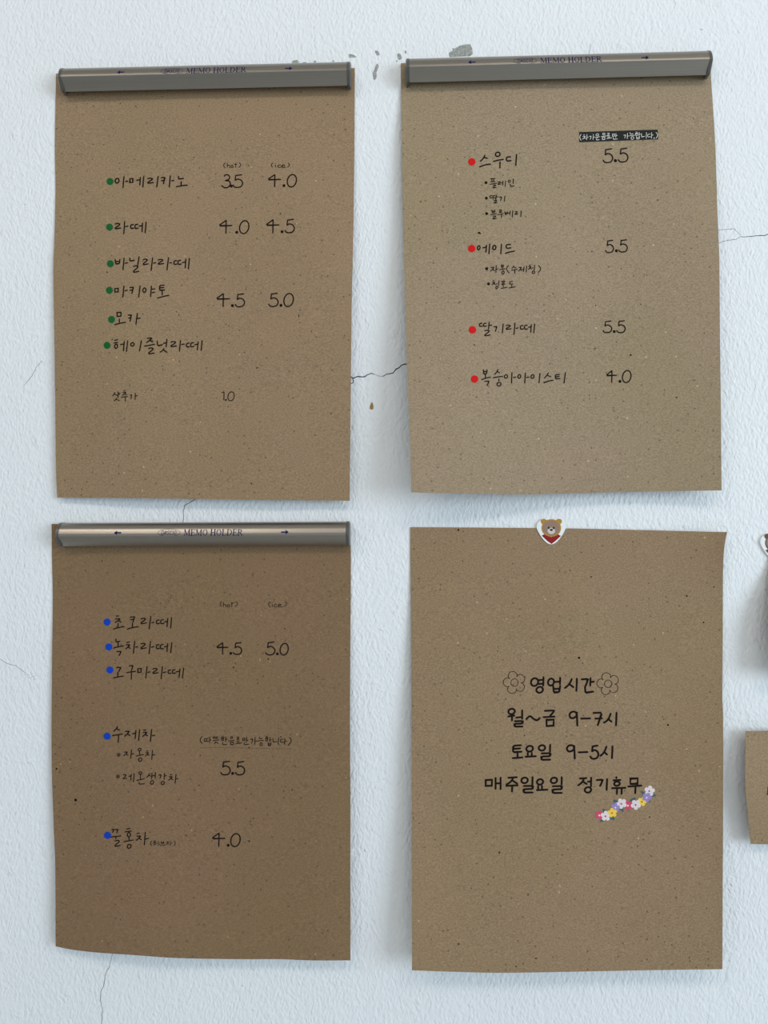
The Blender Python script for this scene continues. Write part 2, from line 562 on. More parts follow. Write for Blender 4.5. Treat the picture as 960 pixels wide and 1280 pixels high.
# ------------------------------------------------------------------ sheets of kraft paper
class Sheet:
    def __init__(self, top, bottom, left, right, lift):
        self.t, self.b, self.l, self.r, self.lift = top, bottom, left, right, lift
        self.c00 = (left[0][1], top[0][1]); self.c10 = (right[0][1], top[-1][1])
        self.c01 = (left[-1][1], bottom[0][1]); self.c11 = (right[-1][1], bottom[-1][1])

    def pix(self, u, v):
        L_, R_, T, B = self.l, self.r, self.t, self.b
        yl = L_[0][0] + (L_[-1][0]-L_[0][0])*v
        yr = R_[0][0] + (R_[-1][0]-R_[0][0])*v
        xt = T[0][0] + (T[-1][0]-T[0][0])*u
        xb = B[0][0] + (B[-1][0]-B[0][0])*u
        x = (1-u)*interp(L_, yl) + u*interp(R_, yr)
        y = (1-v)*interp(T, xt) + v*interp(B, xb)
        return x, y

    def uv(self, px, py):
        u = v = 0.5
        for _ in range(8):
            x, y = self.pix(u, v)
            u += (px-x) / (self.r[0][1]-self.l[0][1])
            v += (py-y) / (self.b[0][1]-self.t[0][1])
        return u, v

    def on(self, px, py, e=0.00012):
        u, v = self.uv(px, py)
        return P(px, py, self.lift(u, v) + e)

    def surf(self, e=0.00012):
        return lambda x, y: self.on(x, y, e)

    def build(self, name, mat, nu=56, nv=76, thick=0.00028):
        vv, ff = [], []
        for j in range(nv+1):
            for i in range(nu+1):
                u, v = i/nu, j/nv
                x, y = self.pix(u, v)
                vv.append(P(x, y, self.lift(u, v)))
        n0 = len(vv)
        for k in range(n0):
            p = vv[k]
            vv.append(Vector((p.x, p.y+thick, p.z)))
        w = nu+1
        for j in range(nv):
            for i in range(nu):
                a, b, c, d = j*w+i, j*w+i+1, (j+1)*w+i+1, (j+1)*w+i
                ff.append((a, d, c, b))
                ff.append((a+n0, b+n0, c+n0, d+n0))
        edge = [i for i in range(w)] + [j*w+nu for j in range(1, nv+1)] + [nv*w+i for i in range(nu-1, -1, -1)] + [j*w for j in range(nv-1, 0, -1)]
        for k in range(len(edge)):
            a, b = edge[k], edge[(k+1) % len(edge)]
            ff.append((a, b, b+n0, a+n0))
        p = self.pix(0.5, 1.0)
        o = mesh_obj(name, vv, ff, mat, smooth=True, origin=P(p[0], p[1], 0))
        o.data.set_sharp_from_angle(angle=R(50))      # crisp cut edge
        return o


def ss(a, b, t):
    t = max(0.0, min(1.0, (t-a)/(b-a)))
    return t*t*(3-2*t)


def g(x, c, s):
    return math.exp(-((x-c)/s)**2)


mm = 0.001


def crumple(u, v, seed, amp=0.5):
    """broad soft dents of a handled sheet, in millimetres"""
    n1 = mnoise.noise(Vector((u*3.0+v*1.2, v*4.0-u*0.8, seed*7.3)))
    n2 = mnoise.noise(Vector((u*5.5-v*3.0, v*6.5+u*2.5, seed*3.1+20)))
    return amp*(1.3*n1 + 0.75*(0.5-abs(n2)))*ss(0.06, 0.22, v)



def lift1(u, v):
    e = 1.0 + 5.0*ss(0.04, 0.9, v) + 2.5*v**3
    e *= 0.45 + 0.55*ss(0.0, 0.4, u)
    e += 1.6*math.sin(2.6*u*math.pi+0.6)*ss(0.1, 0.5, v)*(0.5+0.5*math.sin(3.5*v))
    e += 1.2*g(u, 0.93, 0.12)*g(v, 0.42, 0.14) - 2.0*g(u, 0.93, 0.16)*ss(0.5, 0.9, v)
    e += crumple(u, v, 1, 0.55)
    return max(0.7, e)*mm


def lift2(u, v):
    e = 1.0 + 4.0*ss(0.03, 0.9, v) + 2*v**3
    e += (1-u)**2 * (3.5*ss(0.03, 0.2, v) + 5*ss(0.3, 0.7, v) + 10.0*ss(0.55, 1.0, v))
    e += 1.6*math.sin(2.2*u*math.pi+0.9)*ss(0.05, 0.4, v)
    e += 1.1*g(u, 0.42, 0.16)*g(v, 0.45, 0.3)
    e += u**5 * 4.0*ss(0.1, 0.6, v)
    e += crumple(u, v, 2, 0.75)
    return max(0.7, e)*mm


def lift3(u, v):
    e = 1.0 + 5.0*ss(0.03, 0.8, v) + 6.5*v**3
    e *= 0.5 + 0.5*ss(0.0, 0.35, u)
    e += 1.3*g(u, 0.96, 0.1)*g(v, 0.47, 0.06)
    e += 1.3*math.sin(2.4*u*math.pi+0.4)*ss(0.1, 0.5, v)
    e += u**3 * -4.0*ss(0.3, 1.0, v)
    e += crumple(u, v, 3, 0.35)
    return max(0.7, e)*mm


def lift4(u, v):
    e = 0.8 + 5.5*ss(0.05, 0.95, v) + 5.0*v**3
    e += (1-u)**2 * (5.0*ss(0.2, 0.6, v) + 4*ss(0.6, 1.0, v))
    e += u**8 * (5.0*(1-ss(0.0, 0.16, v)) + 2.0)
    e += u**4 * 3.5*ss(0.2, 0.5, v)
    e += 1.8*math.sin(3.2*u + 5.5*v)*ss(0.03, 0.3, v)
    e += 1.2*g(u - 0.55*v, 0.40, 0.10)*g(v, 0.22, 0.2)*ss(0.04, 0.2, v)
    e += 1.2*g(u, 0.45, 0.18)*g(v, 0.86, 0.12)
    e += crumple(u, v, 4, 0.8)
    return max(0.7, e)*mm


S1 = Sheet([(70, 92), (260, 88), (443.5, 85)],
           [(71.5, 622), (180, 622.8), (300, 624.5), (437, 626)],
           [(92, 70), (180, 68.6), (240, 69.3), (300, 68), (335, 66.6), (400, 67.5), (500, 69), (590, 70), (622, 71.5)],
           [(85, 443.5), (180, 443), (270, 442), (330, 440.8), (390, 439.5), (500, 438.4), (626, 437)], lift1)
S2 = Sheet([(501, 79), (700, 74), (888, 70)],
           [(514, 615.5), (580, 617), (660, 618), (700, 617), (800, 614.5), (902, 613)],
           [(79, 501), (170, 502), (270, 503.5), (350, 505.5), (400, 507), (470, 509), (540, 512), (615.5, 514)],
           [(70, 887.5), (100, 889), (130, 891), (180, 894), (270, 897), (320, 899), (420, 900), (500, 901), (613, 902)], lift2)
S3 = Sheet([(64.5, 655), (250, 655), (438, 654.5)],
           [(69.5, 1183), (90, 1187), (120, 1190.5), (170, 1194), (220, 1197.5), (300, 1199), (350, 1199), (390, 1200.5), (438, 1200.5)],
           [(655, 64.5), (700, 65), (750, 66), (830, 65), (950, 64.5), (1030, 67), (1080, 69), (1183, 69.5)],
           [(654.5, 438), (700, 438.6), (800, 438), (900, 437.5), (1000, 438), (1100, 438), (1200.5, 438)], lift3)
S4 = Sheet([(513, 659), (600, 659.5), (710, 660.5), (800, 662.5), (880, 664.5), (909, 665)],
           [(515, 1213), (560, 1214.5), (620, 1216), (700, 1215), (800, 1213), (903, 1211.5)],
           [(659, 513), (700, 513), (800, 514), (1000, 514.5), (1213, 515)],
           [(665, 909), (680, 906), (705, 904), (800, 903.5), (870, 903), (900, 904), (1000, 904), (1100, 903.5), (1211.5, 903)], lift4)


def lift5(u, v):      # small card at the right, bowed off the wall
    return (2.0 + (1-u)**1.5*(5.0 + 2.5*math.sin(v*math.pi)) + 1.5*v)*mm


def lift6(u, v):      # card held by the second bear sticker, swinging out to its lower left
    return (0.8 + 3.0*ss(0, 0.5, v) + ss(0.05, 0.75, v)*9.5*(1-u)**1.3 + 4*v)*mm


S5 = Sheet([(932, 914), (1000, 913), (1070, 912)],
           [(938.5, 1055), (1000, 1056), (1072, 1055)],
           [(914, 932), (950, 931.5), (980, 931.5), (1000, 933), (1030, 936), (1055, 938.5)],
           [(912, 1070), (980, 1071), (1055, 1072)], lift5)
S6 = Sheet([(962.5, 684), (1020, 684), (1085, 683)],
           [(968, 842), (1020, 846), (1088, 848)],
           [(684, 962.5), (740, 963), (800, 965), (842, 968)],
           [(683, 1085), (760, 1086), (848, 1088)], lift6)

KR = lin(144, 121, 94)
sheet1 = tag(S1.build('menu_sheet', kraft_material('kraft_paper_a', KR, 1)),
             'brown kraft menu sheet with green dot stickers listing hot and iced coffee prices', 'menu')
sheet2 = tag(S2.build('menu_sheet', kraft_material('kraft_paper_b', lin(149, 131, 107), 2)),
             'pale brown kraft menu sheet with red dot stickers and a black label strip', 'menu')
sheet3 = tag(S3.build('menu_sheet', kraft_material('kraft_paper_c', lin(128, 103, 77), 3)),
             'darker brown kraft menu sheet with blue dot stickers', 'menu')
sheet4 = tag(S4.build('notice_sheet', kraft_material('kraft_paper_d', KR, 4)),
             'brown kraft opening hours notice with small flower stickers, held by a bear sticker', 'notice')
card5 = tag(S5.build('note_card', kraft_material('kraft_paper_e', KR, 5), 20, 20),
            'small brown kraft card curling off the wall beside the opening hours notice', 'card')
card6 = tag(S6.build('note_card', kraft_material('kraft_paper_f', KR, 6), 20, 20),
            'small brown kraft card hanging from the grey brown bear sticker', 'card')

# ------------------------------------------------------------------ pen strokes
JAMO = {
    'ㄱ': [[(0, .08), (.95, 0), (.88, .38), (.55, 1)]],
    'ㅋ': [[(0, .08), (.95, 0), (.88, .38), (.6, 1)], [(.05, .52), (.85, .42)]],
    'ㄴ': [[(0, 0), (.06, 1), (1, .78)]],
    'ㄷ': [[(.9, 0), (.25, .04), (.02, .25), (0, .75), (.2, 1), (1, .88)]],
    'ㄹ': [[(.02, .12), (.4, 0), (.78, .06), (.72, .32), (.1, .78), (.06, .98), (.35, .97), (1, .84)]],
    'R': [[(0, .04), (.95, 0), (.95, .46), (.04, .5), (.03, 1), (1, .98)]],
    'ㅌ': [[(.92, 0), (.05, .08), (0, .98), (1, .9)], [(.04, .52), (.85, .44)]],
    'ㅁ': [[(.04, .05), (.95, 0), (.92, .95), (.06, 1), (.04, .05)]],
    'ㅂ': [[(0, 0), (.1, 1), (.86, .95), (1, 0)], [(.06, .5), (.92, .46)]],
    'ㅅ': [[(.48, 0), (.3, .5), (0, 1)], [(.34, .42), (1, .85)]],
    'ㅈ': [[(.1, .1), (.85, 0), (.5, .52), (0, 1)], [(.48, .5), (1, .85)]],
    'ㅍ': [[(0, .05), (1, 0)], [(.3, .03), (.33, .9)], [(.7, .02), (.66, .9)], [(0, 1), (1, .9)]],
    '4': [[(.56, 0), (.0, .42), (1, .39)], [(.56, 0), (.54, 1)]],
    '7': [[(0, .03), (.95, 0), (.5, 1)]],
}
SMOOTH = {
    '3': [[(.28, .12), (.42, .01), (.7, .0), (.9, .15), (.8, .36), (.42, .46), (.86, .5), (1, .74), (.72, .97), (.3, 1), (0, .85)]],
    '5': [[(.22, .43), (.5, .34), (.85, .44), (1, .68), (.82, .93), (.45, 1), (.15, .96), (0, .83)]],
    '9': [[(.93, .12), (.6, 0), (.2, .06), (.02, .24), (.16, .44), (.5, .46), (.84, .34), (.93, .12)]],
}
EXTRA = {'5': [[(.9, 0), (.28, .06), (.22, .43)]], '9': [[(.93, .06), (1, 1)]]}


def trim(pts, d):
    """pull both ends in, so that the rounded pen ends stop where the writing does"""
    def cut(p):
        left = d
        p = list(p)
        while len(p) > 2 and math.hypot(p[1][0]-p[0][0], p[1][1]-p[0][1]) < left:
            left -= math.hypot(p[1][0]-p[0][0], p[1][1]-p[0][1])
            p.pop(0)
        l = math.hypot(p[1][0]-p[0][0], p[1][1]-p[0][1])
        if l > left * 2:
            p[0] = (p[0][0]+(p[1][0]-p[0][0])*left/l, p[0][1]+(p[1][1]-p[0][1])*left/l)
        return p
    return cut(cut(pts)[::-1])[::-1]


def parse(rb, text, ox, oy, s, w):
    for tok in text.split(';'):
        t = tok.split()
        if not t:
            continue
        k, a = t[0], [float(x) for x in t[1:]]
        if k == '|' or k == '~':
            pts = [(ox+a[i]/s, oy+a[i+1]/s) for i in range(0, len(a), 2)]
            if len(pts) == 3:      # one bow through three points
                c = [2*pts[1][q]-(pts[0][q]+pts[2][q])/2 for q in (0, 1)]
                pts = [tuple((1-u_)**2*pts[0][q]+2*u_*(1-u_)*c[q]+u_*u_*pts[2][q] for q in (0, 1)) for u_ in [x_/8 for x_ in range(9)]]
            elif k == '~' or len(pts) > 2:
                pts = smooth_path(pts)
            rb.stroke(trim(pts, w*0.4), w)
        elif k == '.':
            rb.dot(ox+a[0]/s, oy+a[1]/s, max(a[2]/s, 0.5))
        elif k in ('ㅇ', '0'):
            x0, y0, x1, y1 = a
            cx, cy, rx, ry = (x0+x1)/2, (y0+y1)/2, (x1-x0)/2, (y1-y0)/2
            pts = []
            sl = -0.12 if k == '0' else -0.1
            for i in range(20):
                th = 2*math.pi*i/20
                px, py = rx*math.cos(th), ry*math.sin(th)
                pts.append((ox+(cx+px+sl*py)/s, oy+(cy+py)/s))
            rb.stroke(pts, w, closed=True)
        else:
            x0, y0, x1, y1 = a
            f = lambda p: (ox+(x0+(x1-x0)*p[0])/s, oy+(y0+(y1-y0)*p[1])/s)
            for st in JAMO.get(k, []):
                q = [f(p) for p in st]
                if k == 'ㅁ':           # a box keeps its corners
                    rb.stroke(q[:-1], w, closed=True)
                    continue
                # round the corners a little, as a pen does
                r = [q[0]]
                for i in range(1, len(q)-1):
                    for tt in (0.88, 1.0):
                        if tt == 1.0:
                            m_ = q[i]; n_ = q[i+1]
                            r.append((m_[0]+(n_[0]-m_[0])*0.12, m_[1]+(n_[1]-m_[1])*0.12))
                        else:
                            m_ = q[i-1]; n_ = q[i]
                            r.append((m_[0]+(n_[0]-m_[0])*0.88, m_[1]+(n_[1]-m_[1])*0.88))
                r.append(q[-1])
                rb.stroke(trim(r, w*0.25), w)
            for st in SMOOTH.get(k, []):
                rb.stroke(smooth_path([f(p) for p in st], n=5), w)
            for st in EXTRA.get(k, []):
                rb.stroke([f(p) for p in st], w)


def write(sheet_def, sheet_obj, name, text, ox, oy, s, w, mat=None, e=0.00012, label=None):
    rb = Ribbons(sheet_def.surf(e))
    parse(rb, text, ox, oy, s, w)
    o = rb.build(name, mat or M_INK, sheet_obj)
    if label:
        o['label'] = label
    return o


ITEM, PRICE, HINT, SPECK = 'menu_item_writing', 'price_writing', 'caption_writing', 'paper_flecks'


def write_all(sd, so, rows):
    """each line of writing is a part; the flecks of one sheet are too small to tell apart and stay together"""
    rb = Ribbons(sd.surf(0.00010))
    for name, ox, oy, s, w, t in rows:
        if name == SPECK:
            parse(rb, t, ox, oy, s, w)
        else:
            write(sd, so, name, t, ox, oy, s, w*(1.0 if name == PRICE else 0.80 if w > 1.7 else 0.92))
    if rb.v:
        tag(rb.build(SPECK, M_INK, so), kind='stuff')


Z = 6.857
# --- sheet with green dots
TEXT1 = [
    (ITEM, 120, 190, Z, 2.0, "ㅇ 164 226 197 266; | 240 207 231 308; | 250 253 276 248; ㅁ 289 227 317 263; | 346 243 378 237; | 381 213 375 287; | 409 207 401 303; ㄹ 440 224 494 268; | 533 205 520 304; ㅋ 557 217 590 274; | 637 200 628 304; | 645 248 671 242; ㄴ 706 205 752 232; | 730 250 730 290; | 686 299 735 289 787 284"),
    (ITEM, 120, 190, Z, 2.0, "ㄹ 162 612 214 658; | 246 592 238 704; | 250 640 279 633; ㄷ 297 622 326 656; ㄷ 334 620 363 656; | 366 637 398 630; | 399 605 394 687; | 430 597 421 695"),
    (SPECK, 120, 190, Z, 1.0, ". 495 636 4; . 546 634 4; . 952 708 4; . 143 380 3"),
    (HINT, 260, 190, Z, 0.95, "~ 150 92 134 114 150 136; | 165 92 165 134; ~ 165 118 178 112 186 120 186 134; ㅇ 197 112 215 135; | 238 95 238 134; | 226 106 252 104; ~ 266 92 280 112 263 134"),
    (HINT, 260, 190, Z, 0.95, "~ 558 92 543 114 557 132; | 580 110 580 132; . 580 97 3; ~ 622 112 606 110 598 122 606 132 626 130; ~ 634 122 656 118 650 108 636 112 632 124 642 133 664 130; ~ 684 92 698 112 680 131"),
    (SPECK, 260, 190, Z, 1.0, ". 346 114 5; . 503 392 4; . 104 290 3"),
    (PRICE, 260, 190, Z, 1.55, "3 118 195 192 305; . 199 292 13; 5 214 195 297 303"),
    (PRICE, 260, 190, Z, 1.55, "4 508 193 625 300; . 651 288 13; 0 680 193 758 300"),
    (PRICE, 260, 190, Z, 1.55, "4 90 585 208 700; . 246 688 13; 0 271 588 350 700"),
    (PRICE, 260, 190, Z, 1.55, "4 492 580 610 695; . 635 683 13; 5 660 577 740 692"),
    (ITEM, 120, 310, Z, 1.9, "ㅂ 164 96 205 136; | 241 82 231 190; | 246 132 274 124; ㄴ 289 84 330 112; | 370 70 357 150; ㄹ 318 152 370 208; ㄹ 402 95 449 143; | 486 80 472 195; | 490 130 515 125; ㄹ 530 98 582 139; | 622 80 608 192; | 628 128 651 124; ㄷ 668 108 697 141; ㄷ 703 106 732 141; | 736 125 768 120; | 770 92 764 175; | 800 85 792 182"),
    (ITEM, 120, 310, Z, 1.9, "ㅁ 161 346 192 377; | 240 322 230 424; | 246 368 272 360; ㅋ 288 335 320 391; | 378 322 366 424; ㅇ 402 342 428 380; | 475 322 468 420; | 478 353 508 350; | 478 383 506 379; ㅌ 545 318 590 364; | 568 368 568 406; | 524 430 575 416 628 405"),
    (ITEM, 120, 310, Z, 1.9, "ㅁ 179 551 216 586; | 200 605 200 640; | 156 660 205 645 258 637; ㅋ 275 572 302 631; | 355 557 342 658; | 352 605 382 600"),
    (ITEM, 120, 310, Z, 1.9, "| 155 792 188 786; | 150 815 190 808; ㅇ 160 824 185 860; | 206 828 238 822; | 242 800 235 885; | 272 792 260 890; ㅇ 298 811 326 841; | 390 790 372 886; ㅈ 432 770 488 812; | 412 842 505 825; ㄹ 448 856 500 908; ㄴ 525 795 572 838; | 575 818 602 812; | 608 778 601 852; | 582 862 570 878 550 892; | 575 872 612 896; ㄹ 640 802 692 846; | 726 790 714 888; | 730 828 760 822; ㄷ 775 815 805 849; ㄷ 812 812 841 847; | 843 830 872 825; | 876 800 868 878; | 910 790 901 882"),
    (SPECK, 120, 310, Z, 1.0, ". 95 207 6; . 690 545 4; . 710 575 5; . 20 95 4"),
    (PRICE, 250, 340, Z, 1.55, "4 135 185 252 298; . 278 288 13; 5 302 187 382 298"),
    (PRICE, 250, 340, Z, 1.55, "5 590 182 670 296; . 694 286 13; 0 719 184 800 297"),
    (SPECK, 250, 340, Z, 1.0, ". 523 182 5; . 486 823 5; . 495 820 5; . 222 448 4; . 750 755 4; | 847 362 846 385"),
    (PRICE, 250, 340, Z, 1.1, "| 186 1036 206 1026; | 206 1026 205 1100; . 222 1096 8; 0 239 1027 294 1104"),
    (ITEM, 120, 470, Z, 1.2, "ㅅ 142 140 184 172; | 190 132 188 190; | 192 148 207 147; | 192 160 206 159; ㅅ 154 188 202 216; | 236 127 250 126; ㅈ 224 138 264 167; | 215 183 272 176; | 252 184 250 219; ㄱ 290 160 306 196; | 338 145 335 205; | 340 172 358 168"),
]
write_all(S1, sheet1, TEXT1)
# --- sheet with red dots
TEXT2 = [
    (ITEM, 570, 150, Z, 2.1, "| 247 303 232 330 210 352; | 238 318 272 330; | 200 403 250 385 300 377; ㅇ 338 276 378 312; | 318 356 360 345 409 338; | 378 355 376 415; ㄷ 432 315 474 352; | 520 290 512 393"),
    (ITEM, 570, 150, Z, 1.25, ". 257 537 13; ㅍ 295 502 336 530; | 290 551 350 540; ㄹ 315 556 346 582; ㄹ 358 528 386 552; | 386 540 402 535; | 403 520 400 560; | 426 518 421 572; ㅇ 447 515 466 536; | 492 502 490 548; ㄴ 465 546 500 570"),
    (ITEM, 570, 150, Z, 1.25, ". 260 670 13; ㄷ 291 648 314 668; ㄷ 317 648 339 668; | 346 640 341 688; | 346 660 362 655; ㄹ 325 688 354 712; ㄱ 370 660 391 693; | 420 648 414 700"),
    (ITEM, 570, 150, Z, 1.25, ". 232 805 4; . 263 802 13; ㅂ 308 770 334 792; | 296 811 350 801; ㄹ 315 822 346 848; ㄹ 370 770 396 793; | 355 812 409 802; | 390 808 390 840; ㅂ 418 784 441 808; | 443 800 462 795; | 466 778 461 816; | 488 775 482 835; ㄹ 504 785 532 809; | 560 775 555 830; . 597 827 5"),
    (PRICE, 700, 150, Z, 1.6, "5 370 247 452 365; . 475 348 14; 5 500 241 582 360"),
    (SPECK, 570, 280, Z, 1.0, "| 188 76 200 70 212 86; | 192 78 210 84; . 200 77 9; . 180 135 4; . 832 597 5"),
    (ITEM, 570, 280, Z, 2.0, "ㅇ 184 186 206 220; | 227 206 258 197; | 262 178 256 245; | 290 168 282 258; ㅇ 315 183 342 220; | 390 168 384 258; ㄷ 430 175 474 208; | 420 252 460 240 505 232"),
    (ITEM, 570, 280, Z, 1.25, ". 263 383 13; ㅈ 295 370 332 405; | 345 355 342 418; | 345 388 360 384; ㅁ 388 352 408 367; | 398 370 398 385; | 372 393 425 382; ㅇ 393 402 413 430; ~ 454 355 434 385 458 420; ㅅ 478 358 516 380; | 472 397 528 388; | 505 392 504 425; ㅈ 535 370 566 405; | 566 390 580 385; | 583 365 580 410; | 606 355 602 417; | 625 354 641 350; ㅈ 620 363 648 390; | 650 378 664 375; | 674 350 671 398; ㅇ 652 403 675 425; ~ 706 355 725 385 702 416"),
    (ITEM, 570, 280, Z, 1.25, ". 279 513 13; | 314 486 329 483; ㅈ 308 497 338 522; | 342 515 356 512; | 369 482 364 530; ㅇ 342 533 359 556; ㅍ 388 491 422 518; | 405 522 405 541; | 385 553 440 541; ㄷ 460 492 489 516; | 478 522 478 540; | 452 549 510 538"),
    (ITEM, 570, 390, 6.4, 1.8, "ㄷ 188 90 213 115; ㄷ 220 90 246 115; | 266 78 260 140; | 268 108 289 104; ㄹ 228 146 275 190; ㄱ 302 115 326 156; | 378 92 370 170; ㄹ 398 105 443 139; | 472 85 464 182; | 478 132 500 126; ㄷ 515 108 541 138; ㄷ 548 106 575 138; | 577 122 602 118; | 603 98 598 165; | 630 92 622 170"),
    (ITEM, 570, 390, 6.4, 1.8, "ㅂ 219 460 249 495; | 236 500 236 525; | 202 543 240 529 278 521; ㄱ 228 552 264 590; | 335 460 325 482 309 498; | 328 475 351 488; | 295 527 335 519 375 515; | 343 533 343 555; ㅇ 328 563 360 592; ㅇ 388 502 412 530; | 448 483 444 572; | 456 525 480 520; ㅇ 495 501 518 530; | 555 485 550 572; | 561 525 588 520; ㅇ 600 502 625 530; | 672 488 664 570; | 738 488 726 508 705 530; | 733 508 762 518; | 700 568 740 553 780 546; ㅌ 795 500 833 535; | 876 482 864 572"),
    (PRICE, 730, 290, 6.4, 1.5, "5 172 66 236 165; . 259 150 12; 5 278 62 347 160"),
    (PRICE, 730, 290, 6.4, 1.5, "5 153 712 222 805; . 242 796 12; 5 262 710 330 805"),
    (PRICE, 730, 290, 6.4, 1.5, "4 175 1108 262 1205; . 288 1195 12; 0 308 1108 376 1205"),
    (SPECK, 730, 290, 6.4, 0.8, ". 374 984 8; . 455 578 5; . 503 345 4; . 193 278 4; . 203 280 4; | 82 931 96 931; . 560 617 4; . 94 588 5"),
]
write_all(S2, sheet2, TEXT2)
